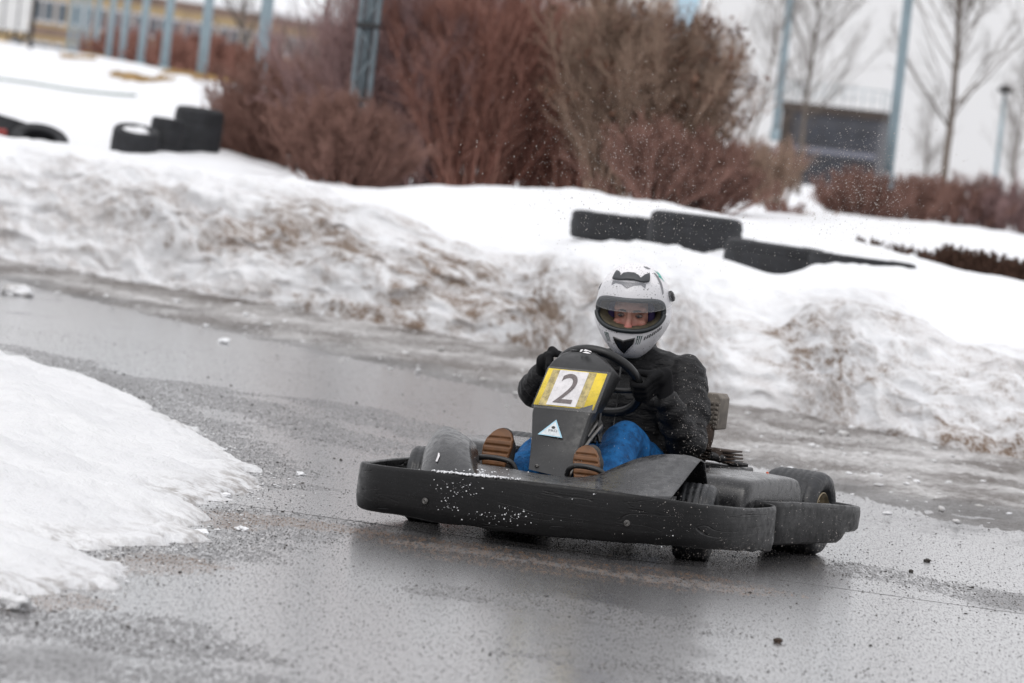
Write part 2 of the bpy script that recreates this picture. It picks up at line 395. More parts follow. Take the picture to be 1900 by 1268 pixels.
for cpx, crow, wpx, wrow, amt in ((520, 2.4, 60, .9, .35), (280, 2.3, 60, .7, .3), (760, 1.9, 40, .9, .45), (1010, 2.7, 70, .6, .8), (970, 1.3, 90, .35, .8), (1520, 2.7, 70, .55, 1.0), (1640, 2.1, 120, .5, .8), (1400, 2.0, 80, .6, .55), (1860, 1.25, 70, .3, 1.0), (1780, 2.2, 90, .5, .5)):
    dirt += amt * np.exp(-((px_of - cpx) / wpx) ** 2 - ((rowpar - crow) / wrow) ** 2) * np.clip(.75 + .6 * vnoise(rest, 2.2, 140), 0, 1.3)
me.attributes.new("dirt", 'FLOAT', 'POINT').data.foreach_set("value", dirt.astype(np.float32))
me.attributes.new("rest", 'FLOAT_VECTOR', 'POINT').data.foreach_set("vector", rest.astype(np.float32).ravel())
tag(link("snow_field", me, MAT['snow']), kind="structure")

# slush verge between the wet road and the bank
EDGE = ci([(-900, 350), (-420, 420), (-200, 475), (0, 524), (230, 583), (470, 636), (700, 690), (950, 748), (1150, 806), (1330, 868), (1590, 948), (1750, 987), (1900, 1010), (2300, 1080)])
ed = np.array([at_z(px, EDGE[i]) for i, px in enumerate(COLS)])
ft = np.array([at_z(px, FOOT[i]) + np.array([0, 0.35, 0]) for i, px in enumerate(COLS)])
edS, ftS = cspline(ed, 40), cspline(ft, 40)
k = 44
tt = np.linspace(0, 1, k)
Vs = edS[:, None, :] * (1 - tt)[None, :, None] + ftS[:, None, :] * tt[None, :, None]
nS = len(edS); Vs = Vs.reshape(-1, 3); T = np.tile(tt, nS)
Vs[:, 1] += (1 - sstep(0, 0.25, T)) * 0.25 * fbm(Vs, 1.2, 4, 12)
Vs[:, 2] = -0.012 + sstep(0.0, 0.35, T) * (0.022 + 0.030 * T) + 0.016 * fbm(Vs, 4.0, 4, 41) * sstep(0.02, 0.3, T) + 0.010 * np.abs(vnoise(Vs, 18, 44)) * sstep(0, 0.1, T)
me = raw_mesh("slush", Vs, grid_faces(nS, k))
me.attributes.new("dirt", 'FLOAT', 'POINT').data.foreach_set("value", ((1 - sstep(0.08, 0.42, T + 0.14 * vnoise(Vs, 1.5, 55))) * 0.9).astype(np.float32))
tag(link("slush_verge", me, MAT['slush']), kind="structure")

# snow heap on the inside of the bend
outline = [(-420, 545), (-200, 590), (0, 668), (170, 715), (290, 768), (370, 812), (430, 852), (478, 884), (470, 905), (405, 928), (372, 948), (385, 975), (330, 1003), (262, 1012), (190, 1020), (142, 1026), (150, 1040), (205, 1058), (190, 1080), (110, 1094), (0, 1112), (-200, 1150), (-420, 1200)]
OUT = np.array([at_z(*q)[:2] for q in outline])
OUT = cspline(OUT, 10)
def dist_in(Pq, poly):
    A, B = poly, np.roll(poly, -1, 0)
    best = np.full(len(Pq), 1e9); ins = np.zeros(len(Pq), bool)
    for a, b in zip(A, B):
        ab = b - a; tq = np.clip(((Pq - a) @ ab) / (ab @ ab + 1e-12), 0, 1)
        best = np.minimum(best, np.linalg.norm(Pq - a - tq[:, None] * ab, axis=1))
        cnd = (a[1] > Pq[:, 1]) != (b[1] > Pq[:, 1])
        ins ^= cnd & (Pq[:, 0] < (b[0] - a[0]) * (Pq[:, 1] - a[1]) / (b[1] - a[1] + 1e-12) + a[0])
    return np.where(ins, best, -best)
gx = np.arange(-4.4, -0.72, 0.022); gy = np.arange(11.5, 30.0, 0.034)
GX, GY = np.meshgrid(gx, gy, indexing='ij'); Pq = np.stack([GX.ravel(), GY.ravel()], 1)
P3 = np.column_stack([Pq, np.zeros(len(Pq))])
dd = dist_in(Pq, OUT) + 0.05 * fbm(P3, 2.5, 3, 61) + 0.045 * vnoise(P3, 9, 66) + 0.03 * vnoise(P3, 24, 68)
hz = 0.022 * sstep(0.0, 0.04, dd) + 0.018 * sstep(0.0, 0.25, dd) + 0.20 * sstep(0.0, 1.7, dd) + 0.02 * sstep(0.05, 0.4, dd)
hz += 0.030 * fbm(P3, 1.6, 4, 63) * sstep(0.05, 0.6, dd) + 0.014 * fbm(P3, 6, 4, 64) * sstep(0, 0.2, dd) + 0.009 * np.abs(vnoise(P3, 22, 65)) * sstep(0, 0.06, dd)
Z = np.where(dd > 0, hz, np.maximum(dd * 1.2, -0.1)) - 0.004
fh = grid_faces(len(gx), len(gy))
keep = (Z[fh] > -0.08).any(1)
fh = fh[keep]; used, inv = np.unique(fh, return_inverse=True)
me = raw_mesh("snow_heap", np.column_stack([Pq, Z])[used], inv.reshape(-1, 4))
dr = (1 - sstep(0.0, 0.28, dd)) * np.clip(0.5 + vnoise(P3, 1.3, 67), 0, 1) * 0.9
me.attributes.new("dirt", 'FLOAT', 'POINT').data.foreach_set("value", dr[used].astype(np.float32))
tag(link("snow_heap", me, MAT['icy']), "low heap of coarse white snow on the inside of the bend", "snow heap")
# ------------------------------------------------------------------ kart materials
def plastic(name, col, rough, streaky=0.0, dust=0.0, speck=0.0):
    t = NT(name)
    n = t.noise(14, 6, 0.6); sm = t.map((5, 5, 90)); st = t.noise(1.0, 6, 0.65, sm)
    c = t.mix(t.ramp(n, 0.3, 0.7), tuple(x * 0.8 for x in col), tuple(x * 1.25 for x in col))
    scr = t.ramp(t.noise(1.0, 5, 0.7, t.map((30, 30, 260))), 0.62, 0.72)
    c = t.mix(t.math('MULTIPLY', scr, 0.35), c, tuple(min(1, x * 2.2 + 0.012) for x in col))
    if dust: c = t.mix(t.math('MULTIPLY', t.ramp(t.noise(60, 4, 0.75), 0.42, 0.75), dust), c, (0.33, 0.33, 0.33))
    if speck: c = t.mix(t.math('MULTIPLY', t.ramp(t.voro(140), 0.12, 0.2, 1, 0), speck), c, (0.42, 0.42, 0.43))
    h = t.math('ADD', t.math('MULTIPLY', st, streaky), t.math('MULTIPLY', t.noise(220, 3, 0.6), 0.25))
    wet = t.ramp(t.noise(35, 4, 0.7), 0.35, 0.7)
    if streaky > .3:                                    # long cracks and gouges in the worn strip
        ln = t.math('ABSOLUTE', t.math('SUBTRACT', t.noise(1.0, 2, .5, t.map((2.2, 2.2, 21), rot=(.03, .02, 0)), .6), 0.5))
        h = t.math('SUBTRACT', h, t.math('MULTIPLY', t.ramp(ln, .004, .018, 1, 0), t.math('MULTIPLY', t.ramp(t.noise(3.4, 3), .50, .58), 2.2)))
    return t.fin(c, t.math('ADD', rough - 0.12, t.math('MULTIPLY', wet, 0.24)), t.bump(h, 0.45, 0.004), Specular_IOR_Level=0.27 if streaky > .3 else .48)
MAT['bumper'] = plastic("black_bumper_plastic", (0.0055, 0.0055, 0.006), 0.38, 0.55, 0.0, 0.05)
MAT['fairing'] = plastic("grey_fairing_plastic", (0.017, 0.0175, 0.0195), 0.33, 0.05, 0.05, 0.12)
MAT['panel'] = plastic("dark_panel_plastic", (0.011, 0.0113, 0.0122), 0.40, 0.05, 0.018, 0.05)
MAT['pod'] = plastic("wet_pod_plastic", (0.012, 0.012, 0.013), 0.24, 0.05, 0.05, 0.3)
t = NT("tyre_rubber"); n = t.noise(40, 5, 0.6); wr = t.noise(1, 4, 0.6, t.map((20, 60, 60)))
MAT['rubber'] = t.fin(t.mix(t.ramp(n, 0.35, 0.7), (0.009, 0.0095, 0.011), (0.026, 0.028, 0.032)), t.ramp(n, 0.3, 0.7, 0.3, 0.6), t.bump(wr, 0.6, 0.006))
MAT['old_tyre'] = simple("old_tyre_rubber", (0.017, 0.018, 0.021), 0.75, 0, 0.4, 14, 0.3, 0.004)
MAT['dark_metal'] = simple("black_metal", (0.02, 0.02, 0.021), 0.38, 0.2, 0.3, 30)
MAT['steel'] = simple("worn_steel", (0.15, 0.145, 0.14), 0.35, 0.7, 0.25, 40)
MAT['brass'] = simple("dull_rim_metal", (0.40, 0.33, 0.22), 0.4, 0.8, 0.25, 30)
MAT['rust'] = simple("rusty_steel", (0.05, 0.033, 0.024), 0.75, 0.2, 0.4, 40)
MAT['orange'] = simple("orange_plastic", (0.65, 0.10, 0.03), 0.5, 0, 0.2, 30)
MAT['beige'] = simple("dirty_beige_plastic", (0.17, 0.15, 0.128), 0.7, 0, 0.25, 30)
MAT['yellow'] = simple("yellow_vinyl", (0.88, 0.65, 0.0), 0.3, 0, 0.12, 40)
MAT['tape'] = simple("dirty_yellowed_tape", (0.42, 0.33, 0.10), 0.3, 0, 0.4, 60)
MAT['white'] = simple("scuffed_white_vinyl", (0.70, 0.68, 0.69), 0.3, 0, 0.10, 45)
MAT['digit'] = simple("brown_grey_print", (0.095, 0.070, 0.070), 0.3, 0, 0.15, 60)
MAT['sticker_blue'] = simple("pale_blue_print", (0.34, 0.56, 0.68), 0.35, 0, 0.1, 60)
MAT['sticker'] = simple("sticker_paper", (0.62, 0.66, 0.68), 0.35, 0, 0.1, 80)
MAT['print'] = simple("dark_print", (0.03, 0.03, 0.032), 0.4, 0, 0.1, 60)
MAT['pink'] = simple("pink_band", (0.75, 0.13, 0.30), 0.5, 0, 0.1, 60)
MAT['snowbit'] = simple("snow_crumb", (0.80, 0.81, 0.83), 0.6, 0, 0.05, 60)
t = NT("clear_tape"); t.b.inputs["Base Color"].default_value = (0.8, 0.8, 0.8, 1); t.b.inputs["Roughness"].default_value = 0.12
t.b.inputs["Alpha"].default_value = 0.07; MAT['clear'] = t.m

# ------------------------------------------------------------------ kart frame: +x the driver's left, +y to the rear
KPSI = math.radians(22)
KO = np.array([0.22, 17.82, 0.0])
kX = np.array([math.cos(KPSI), -math.sin(KPSI), 0]); kY = np.array([math.sin(KPSI), math.cos(KPSI), 0])
def Kp(px, py, y):
    d = ray(px, py); t_ = (y - (aC - KO) @ kY) / (d @ kY); v = aC + d * t_ - KO
    return np.array([v @ kX, v @ kY, v[2]])
def KW(p): return KO + p[0] * kX + p[1] * kY + np.array([0, 0, p[2]])
kart = empty("go_kart", KO, (0, 0, -KPSI))
tag(kart, "black and grey racing kart number 2 cornering on the wet asphalt", "go-kart")
def part(name, V, F, mat, parent=None, smooth=True, bev=0, solid=0, sub=0, label=None, off=-1):
    o = link(name, poly_mesh(name, V, F), MAT[mat] if isinstance(mat, str) else mat, parent or kart, smooth)
    if solid: md = o.modifiers.new("s", 'SOLIDIFY'); md.thickness = solid; md.offset = off
    if bev: md = o.modifiers.new("b", 'BEVEL'); md.width = bev; md.segments = 3; md.limit_method = 'ANGLE'; md.angle_limit = math.radians(25)
    if sub: md = o.modifiers.new("u", 'SUBSURF'); md.levels = sub; md.render_levels = sub
    if bev or solid or sub:
        baked(o)
        if not smooth: o.data.polygons.foreach_set("use_smooth", np.zeros(len(o.data.polygons), bool))
    if label: o["label"] = label
    return o
def sweep(name, path, prof, mat, parent=None, caps=True):
    """path (N, 2|3 xy + z offsets per profile point given by prof(i)) - closed profile of (outward, z) pairs"""
    P = np.asarray(path, float); T = np.gradient(P[:, :2], axis=0); T /= np.linalg.norm(T, axis=1, keepdims=True)
    Nn = np.stack([T[:, 1], -T[:, 0]], 1)
    V = []
    for i in range(len(P)):
        for (o_, z) in prof(i): V.append((P[i, 0] + Nn[i, 0] * o_, P[i, 1] + Nn[i, 1] * o_, z))
    k = len(prof(0)); F = [list(map(int, f)) for f in grid_faces(len(P), k, wrap_k=True)]
    if caps: F += [list(range(k))[::-1], [(len(P) - 1) * k + j for j in range(k)]]
    return part(name, V, F, mat, parent)
def tube(name, pts, r, mat, parent=None, sides=12, n=8, closed=False):
    P = np.asarray(pts, float)
    if closed:
        L = P
    else:
        L = cspline(P, n) if len(P) > 2 else P
    rr = np.interp(np.linspace(0, 1, len(L)), np.linspace(0, 1, len(r)), r) if hasattr(r, '__len__') else np.full(len(L), r)
    T = (np.roll(L, -1, 0) - np.roll(L, 1, 0)) if closed else np.gradient(L, axis=0)
    T /= np.linalg.norm(T, axis=1, keepdims=True)
    A = np.cross(T[0], [0.31, 0.2, 0.93]); A /= np.linalg.norm(A); V = []
    for i in range(len(L)):
        A = A - T[i] * (A @ T[i]); A /= np.linalg.norm(A); B = np.cross(T[i], A)
        for j in range(sides):
            a = 2 * math.pi * j / sides; V.append(L[i] + rr[i] * (math.cos(a) * A + math.sin(a) * B))
    F = [list(map(int, f)) for f in grid_faces(len(L), sides, wrap_n=closed, wrap_k=True)]
    if not closed: F += [list(range(sides)), [(len(L) - 1) * sides + j for j in range(sides)][::-1]]
    return V, F
def join(*vf):
    V, F = [], []
    for v, f in vf:
        b = len(V); V += [tuple(q) for q in v]; F += [[i + b for i in ff] for ff in f]
    return V, F
def box(c, s, rz=0):
    V = []
    for dx in (-.5, .5):
        for dy in (-.5, .5):
            for dz in (-.5, .5):
                x, y = dx * s[0], dy * s[1]
                V.append((c[0] + x * math.cos(rz) - y * math.sin(rz), c[1] + x * math.sin(rz) + y * math.cos(rz), c[2] + dz * s[2]))
    return V, [[0, 1, 3, 2], [4, 6, 7, 5], [0, 4, 5, 1], [2, 3, 7, 6], [0, 2, 6, 4], [1, 5, 7, 3]]
def lathe(prof, c, axis, n=40):
    """closed profile of (radius, along axis)"""
    ax = Vector(axis).normalized(); q = ax.to_track_quat('Z', 'Y').to_matrix(); V = []
    for i in range(n):
        a = 2 * math.pi * i / n
        for r, h in prof: V.append(tuple(Vector(c) + q @ Vector((r * math.cos(a), r * math.sin(a), h))))
    return V, [list(map(int, f)) for f in grid_faces(n, len(prof), wrap_n=True, wrap_k=True)]

# front bumper strip: outline, top and bottom heights
B = [(-.595, .36, .20, .05), (-.612, .25, .205, .045), (-.615, .08, .205, .045), (-.605, -.10, .203, .045), (-.588, -.28, .200, .045), (-.560, -.42, .204, .050), (-.50, -.50, .206, .052), (-.40, -.54, .208, .048), (-.2, -.565, .215, .046), (0, -.57, .222, .048), (.2, -.56, .226, .053), (.4, -.53, .226, .060), (.53, -.46, .221, .065), (.62, -.34, .212, .064), (.67, -.18, .205, .058), (.69, 0, .198, .052), (.692, .15, .197, .046), (.686, .25, .198, .040), (.664, .30, .20, .038), (.63, .315, .203, .04)]
Bp = cspline(np.array(B), 10)
def bprof(i):
    x, y, zt, zb = Bp[i]; h = zt - zb
    w = 0.004 * vnoise(np.array([[x * 2, y * 2, 0]]), 3.1, 5)[0]; e = 0.004 * vnoise(np.array([[x, y, 3.0]]), 14, 8)[0]
    return [(-.006, zb + e), (.003, zb + .006 + e), (.008 + w, zb + h * .25), (.009 - w, zb + h * .6), (.007, zt - .014), (.0045, zt - .004), (.001, zt - .0005), (-.004, zt), (-.0085, zt - .002), (-.0105, zt - .007), (-.012, zb + h * .5), (-.011, zb + .006 + e)]
fb = sweep("front_bumper", Bp, bprof, 'bumper'); fb["label"] = "scuffed black strip bumper wrapped round the nose"
R_ = [(.545, .29), (.60, .325), (.635, .38), (.648, .46), (.66, .60), (.68, .80), (.695, 1.0), (.690, 1.12), (.655, 1.20), (.58, 1.245), (.40, 1.27), (0, 1.28), (-.40, 1.27), (-.55, 1.24), (-.61, 1.17), (-.63, 1.0), (-.62, .7), (-.605, .45), (-.58, .36), (-.54, .31)]
Rp = cspline(np.array(R_), 10)
def rprof(i):
    x, y = Rp[i]; zt = np.interp(y, [.3, .5, .8, 1.05, 1.2], [.207, .206, .197, .185, .178]); zb = .056
    if x > 0.3: zb += 0.036 * sstep(.93, 1.0, y) + 0.03 * sstep(1.13, 1.16, y) * (1 - sstep(1.2, 1.22, y)) * 0.6
    h = zt - zb
    return [(-.006, zb), (.003, zb + .01), (.008, zb + h * .35), (.008, zb + h * .65), (.004, zt - .015), (-.002, zt - .003), (-.008, zt), (-.015, zt - .004), (-.018, zt - .02), (-.018, zb + h * .5), (-.016, zb + .01)]
rb = sweep("rear_bumper", Rp[::-1], lambda i: rprof(len(Rp) - 1 - i), 'bumper'); rb["label"] = "black side and rear strip with a chipped lower corner"
def bolt(p, nrm, r, mat='steel', parent=None, name="bolt"):
    v, f = lathe([(.0001, .001), (r * .30, .001), (r * .34, .005), (r * .52, .005), (r * .56, .001), (r * .70, .0005), (r * .76, .0022), (r * .95, .0022), (r, 0), (r, -.004), (.0001, -.004)], p, nrm, 16)
    return part(name, v, f, mat, parent)
def on_bumper(px, py):
    best = None
    for i in range(40, len(Bp) - 20):
        x, y, zt, zb = Bp[i]; T = Bp[i + 1, :2] - Bp[i, :2]; T /= np.linalg.norm(T); nn = np.array([T[1], -T[0]])
        q = Kp(px, py, y + nn[1] * .011); e = abs(q[0] - (x + nn[0] * .011))
        if best is None or e < best[0]: best = (e, q, nn)
    return best[1], best[2]
for px, py in ((789, 930), (1163, 971)):
    q, nn = on_bumper(px, py); bolt(q + np.array([nn[0], nn[1], 0]) * 0.002, (nn[0], nn[1], 0), .0105, 'steel', fb)
for px, py in ((1445, 940), (1454, 939), (1437, 993), (1445, 992)):
    q = Kp(px, py, .47); q[0] = np.interp(q[1], Rp[:70, 1], Rp[:70, 0]) + .010; q[1] = .44 + (px - 1437) / 600.; bolt(q, (1, .1, 0), .006, 'dark_metal', rb)

# grey nose fairing with the two wheel guards: crest and base lines
FA = [((785, 873), -.30, (783, 882), -.43), ((790, 838), -.19, (798, 884), -.45), ((803, 812), -.11, (812, 886), -.46), ((815, 800), -.07, (825, 888), -.46), ((827, 795), -.06, (840, 889), -.47), ((845, 802), -.07, (855, 890), -.475), ((862, 813), -.09, (868, 892), -.48), ((873, 824), -.11, (878, 893), -.48), ((879, 855), -.19, (886, 895), -.48), ((890, 866), -.22, (900, 897), -.48), ((930, 871), -.22, (930, 900), -.485), ((1000, 882), -.21, (1000, 905), -.485), ((1060, 889), -.19, (1060, 912), -.475), ((1100, 886), -.17, (1095, 916), -.465), ((1125, 879), -.15, (1120, 919), -.46), ((1160, 863), -.11, (1150, 922), -.45), ((1200, 851), -.07, (1180, 926), -.44), ((1240, 846), -.04, (1207, 929), -.42), ((1275, 848), -.02, (1228, 930), -.40), ((1300, 854), 0.0, (1243, 930), -.38)]
cr = np.array([Kp(*a, y) for a, y, b, yb in FA]); ba = np.array([Kp(*b, yb) for a, y, b, yb in FA])
cr, ba = cspline(cr, 4), cspline(ba, 4)
rowsF = []
n_ = len(cr); u_ = np.linspace(0, 1, n_)
hh = (cr[:, 2] - ba[:, 2])
bk2 = cr + np.array([0, .13, -.10]) ; bk1 = cr + np.array([0, .045, -.012])
bk1[:, 2] = np.maximum(bk1[:, 2], .12); bk2[:, 2] = np.maximum(bk2[:, 2] - .3 * np.clip(hh, 0, 1), .11)
for s_ in np.linspace(0, 1, 10):
    q = ba * (1 - s_) + cr * s_
    bulge = 4 * s_ * (1 - s_)
    q = q + np.stack([0 * u_, -.035 * bulge * np.clip(hh / .15, .2, 1.2), .022 * bulge * np.clip(hh / .12, .2, 1.3) * np.where(u_ > .72, -.6, 1)], 1)
    rowsF.append(q)
rowsF += [bk1, bk2]
Vf = np.array(rowsF); Vf = np.swapaxes(Vf, 0, 1).reshape(-1, 3)
Vf[:, 2] += .003 * fbm(Vf, 9, 3, 71)
fair = part("nose_fairing", Vf, [list(map(int, f)) for f in grid_faces(n_, len(rowsF))], 'fairing', solid=.006, off=1)
fair["label"] = "scratched grey nose fairing with two wheel guards"

# white scrapes on the left guard, laid on its surface
VfW = np.array([KW(p) for p in Vf]); dv = VfW - aC; wz = dv @ aF; VPX = 950 + FPX * (dv @ aR) / wz; VPY = 634 - FPX * (dv @ aU) / wz
def on_fair(px, py, off=.0045):
    e = (VPX - px) ** 2 + (VPY - py) ** 2; e = e + 1e9 * (np.arange(len(e)) % 12 >= 10); i = np.argsort(e)[:6]; w = 1 / (e[i] + 4); y = (Vf[i, 1] * w).sum() / w.sum(); q = Kp(px, py, y); d = Kp(px, py, y - .1) - q; return q + d / np.linalg.norm(d) * (off + .010)
SCR = [[(808, 856), (812, 846), (815, 828), (819, 838), (816, 846), (811, 857)], [(824, 832), (833, 834), (841, 828), (842, 832), (834, 838), (826, 837)], [(842, 820), (850, 817), (856, 822), (848, 825)], [(840, 818), (846, 822), (843, 826)], [(803, 826), (806, 824), (806, 829)]]
for s in SCR: part("scrape_mark", [on_fair(*q) for q in s], [list(range(len(s)))], 'white', fair, smooth=False)
# frame, floor tray, seat
v, f = join(tube("", [(-.25, -.35, .07), (-.28, .1, .06), (-.30, .6, .06), (-.30, 1.1, .09)], .014, ''), tube("", [(.25, -.35, .07), (.28, .1, .06), (.30, .6, .06), (.30, 1.1, .09)], .014, ''),
            tube("", [(-.48, 0, .125), (.48, 0, .125)], .012, ''), tube("", [(-.52, 1.0, .145), (.52, 1.0, .145)], .018, ''), tube("", [(-.28, 1.08, .09), (.28, 1.08, .09)], .014, ''),
            tube("", [(-.3, .35, .06), (.3, .35, .06)], .012, ''), tube("", [(-.55, .2, .13), (-.58, .5, .14), (-.3, .8, .08)], .01, ''), tube("", [(.3, .25, .08), (.52, .3, .13), (.56, .65, .13), (.3, .8, .08)], .01, ''))
part("chassis_frame", v, f, 'dark_metal')
v, f = box((-.02, .12, .052), (.58, .95, .006)); part("floor_tray", v, f, 'dark_metal', bev=.002)
Vs_ = []
sc_ = [(-.14, .42, .10), (-.13, .52, .085), (-.1, .66, .075), (-.06, .80, .09), (0, .90, .16), (.02, .955, .26), (.03, .985, .38), (.02, .995, .44)]
for a_, y_, z_ in sc_:
    for j in range(13):
        q = (j - 6) / 6.0; Vs_.append((-.045 + q * .205, y_ - abs(q) ** 2.5 * (.15 if z_ > .12 else 0.02), z_ + abs(q) ** 2.2 * (.16 if z_ < .2 else .04)))
part("seat", Vs_, [list(map(int, f)) for f in grid_faces(len(sc_), 13)], 'panel', solid=.006, sub=1)

# steering fairing
def quad_st(fl, fr, y, back, zb=0.0, bw=None):
    a, b = Kp(*fl, y), Kp(*fr, y)
    if bw is None: c_, d_ = b + np.array([0, back, zb]), a + np.array([0, back, zb])
    else: c_ = Kp(*bw, y + back); d_ = np.array([a[0] - .0, y + back, c_[2]])
    return [a, b, c_, d_]
ST = [quad_st((979, 880), (1054, 887), -.03, .07, bw=(1074, 866)),
      quad_st((984, 815), (1078, 826), .05, .11, bw=(1101, 806)),
      quad_st((986, 768), (1094, 776), .105, .15, bw=(1112, 779)),
      quad_st((988, 757), (1100, 764), .12, .17, bw=(1119, 765)),
      quad_st((1014, 684), (1130, 696), .205, .14, bw=(1152, 706)),
      quad_st((1024, 670), (1136, 683), .23, .12, bw=(1153, 702)),
      quad_st((1042, 656), (1112, 663), .27, .06, bw=(1126, 668)),
      quad_st((1062, 650), (1096, 652), .30, .03, bw=(1104, 654))]
Vp = [p for s in ST for p in s]
Fp = [list(map(int, f)) for f in grid_faces(len(ST), 4, wrap_k=True)] + [[0, 3, 2, 1], [(len(ST) - 1) * 4 + j for j in range(4)]]
pan = part("steering_fairing", Vp, Fp, 'panel', bev=.010, label="dark upright fairing in front of the steering wheel")
# plate with the number: lies on the face between stations 3 and 4
PA, PB, PC, PD = Kp(990, 751, .1272), Kp(1101, 762, .1272), Kp(1127, 695, .2035), Kp(1019, 684, .2035)
pn = np.cross(PB - PA, PD - PA); pn /= np.linalg.norm(pn)
if pn[1] > 0: pn = -pn
def plate(u, v, off=.003): return (PA * (1 - u) * (1 - v) + PB * u * (1 - v) + PC * u * v + PD * (1 - u) * v) + pn * off
def plate_quad(u0, u1, v0, v1, off): return [plate(u0, v0, off), plate(u1, v0, off), plate(u1, v1, off), plate(u0, v1, off)], [[0, 1, 2, 3]]
np_ = part("number_plate", *plate_quad(0.0, 1, 0.0, 1, .0030), 'yellow', pan, solid=.002)
part("paper_tape", *join(plate_quad(.085, .26, .0, .97, .0042), plate_quad(.66, .83, .04, .985, .0042)), 'tape', np_)
part("number_backing", *plate_quad(.21, .70, .02, .975, .0054), 'white', np_)
def text_polys(body, size=1.0):
    cu = bpy.data.curves.new("txt", 'FONT'); cu.body = body; cu.size = size; cu.resolution_u = 6
    o = bpy.data.objects.new("txt", cu); COL.objects.link(o)
    dg = bpy.context.evaluated_depsgraph_get(); dg.update()
    me = bpy.data.meshes.new_from_object(o.evaluated_get(dg))
    V = np.array([v.co[:] for v in me.vertices]); F = [list(p.vertices) for p in me.polygons]
    bpy.data.objects.remove(o); bpy.data.curves.remove(cu); bpy.data.meshes.remove(me)
    lo, hi = V.min(0), V.max(0); V[:, 0] = (V[:, 0] - lo[0]) / (hi[0] - lo[0]); V[:, 1] = (V[:, 1] - lo[1]) / (hi[1] - lo[1])
    return V, F
tv, tf = text_polys("2")
part("digit", [plate(.30 + .31 * a, .09 + .80 * b, .0068) for a, b, _ in tv], tf, 'digit', np_, smooth=False)
part("clear_cover", *plate_quad(-.01, 1.07, -.10, 1.03, .0085), 'clear', np_)
# triangular sticker on the lower face
def low(px, py, off=.004):
    y = np.interp(py, [757, 768, 815, 885], [.12, .105, .05, -.03]); q = Kp(px, py, y); return q + np.array([0, -.85, -.5]) * off
tri = [(998, 805), (1033, 778), (1044, 812)]
part("sticker", [low(*q, .0035) for q in tri], [[0, 1, 2]], 'sticker_blue', pan, smooth=False)
cc = np.mean(tri, 0); tin = [tuple(cc + (np.array(q) - cc) * .82) for q in tri]
stk = part("sticker_face", [low(*q, .0046) for q in tin], [[0, 1, 2]], 'sticker', bpy.data.objects["sticker"], smooth=False)
tv, tf = text_polys("PRO")
part("sticker_text", [low(1019 + 16 * a, 799.5 - 4.5 * b + 1.2 * a, .0056) for a, b, _ in tv] , tf, 'print', pan, smooth=False)
ringv = [low(1028 + 3.6 * math.cos(a), 792 + 2.6 * math.sin(a), .0056) for a in np.linspace(0, 2 * math.pi, 13)[:-1]]
part("sticker_emblem", ringv, [list(range(12))[::-1]], 'dark_metal', pan, smooth=False)
bolt(low(997, 865, .004), (-.0, -.86, -.5), .008, 'steel', pan)
# white emblem on the top cap: an oval with two slanted strokes
def cap(px, py, off=.004):
    y = np.interp(py, [650, 656, 670], [.30, .27, .23]); q = Kp(px, py, y); return q + np.array([0, -.5, .86]) * off
ev = [[(1076, 657.5), (1078, 653), (1083, 652.5), (1080, 656.5)], [(1083, 655.5), (1086, 652.2), (1091, 654), (1097, 656), (1098.5, 658.5), (1092, 656)], [(1081, 658.4), (1088, 656.6), (1092, 658), (1097, 660.5), (1090, 660.3)]]
part("emblem", [cap(*q, .009) for s in ev for q in s], [[0, 1, 2, 3], [4, 5, 6, 7, 8, 9], [10, 11, 12, 13, 14]], 'white', pan, smooth=False)

# steering column and wheel
WC = Kp(1112, 707, .47); WA = math.radians(44); w1 = np.array([1.0, 0, 0]); w2 = np.array([0, -math.sin(WA), math.cos(WA)]); wnn = np.array([0, math.cos(WA), math.sin(WA)]); WR = .152
def rim(a): return WC + WR * (math.cos(a) * w1 + math.sin(a) * w2)
stw = part("steering_wheel", *tube("", [rim(a) for a in np.linspace(0, 2 * math.pi, 65)[:-1]], .0165, '', sides=12, closed=True), 'panel')
v, f = join(*[tube("", [WC + wnn * -.03, WC + WR * .55 * (math.cos(a) * w1 + math.sin(a) * w2) - wnn * .022, rim(a)], [.012, .010, .009], '') for a in np.radians([-8, 172, 262])])
part("spoke", v, f, 'dark_metal', stw)
part("hub", *lathe([(.0001, -.045), (.032, -.045), (.036, -.03), (.03, -.015), (.0001, -.012)], WC, wnn, 24), 'dark_metal', stw)
part("steering_column", *tube("", [WC - wnn * .03, WC - wnn * .03 + (np.array([-.05, -.02, .12]) - WC) * .97], .011, ''), 'dark_metal')
v, f = join(tube("", [Kp(1046, 882, -.02), Kp(1078, 830, .08), Kp(1108, 785, .2)], .006, ''), tube("", [Kp(1056, 884, -.02), Kp(1085, 830, .08), Kp(1116, 790, .2)], .006, ''))
part("column_brace", v, f, 'steel')
v, f = join(*[tube("", [Kp(1100 + RNG.uniform(-8, 14), 770 + RNG.uniform(-5, 8), .24), Kp(1105 + RNG.uniform(-10, 16), 795, .22 + RNG.uniform(-.03, .03)), Kp(1098 + RNG.uniform(-14, 18), 822, .20)], .006, '', sides=7) for _ in range(9)])
part("cable_bundle", v, f, 'dark_metal')

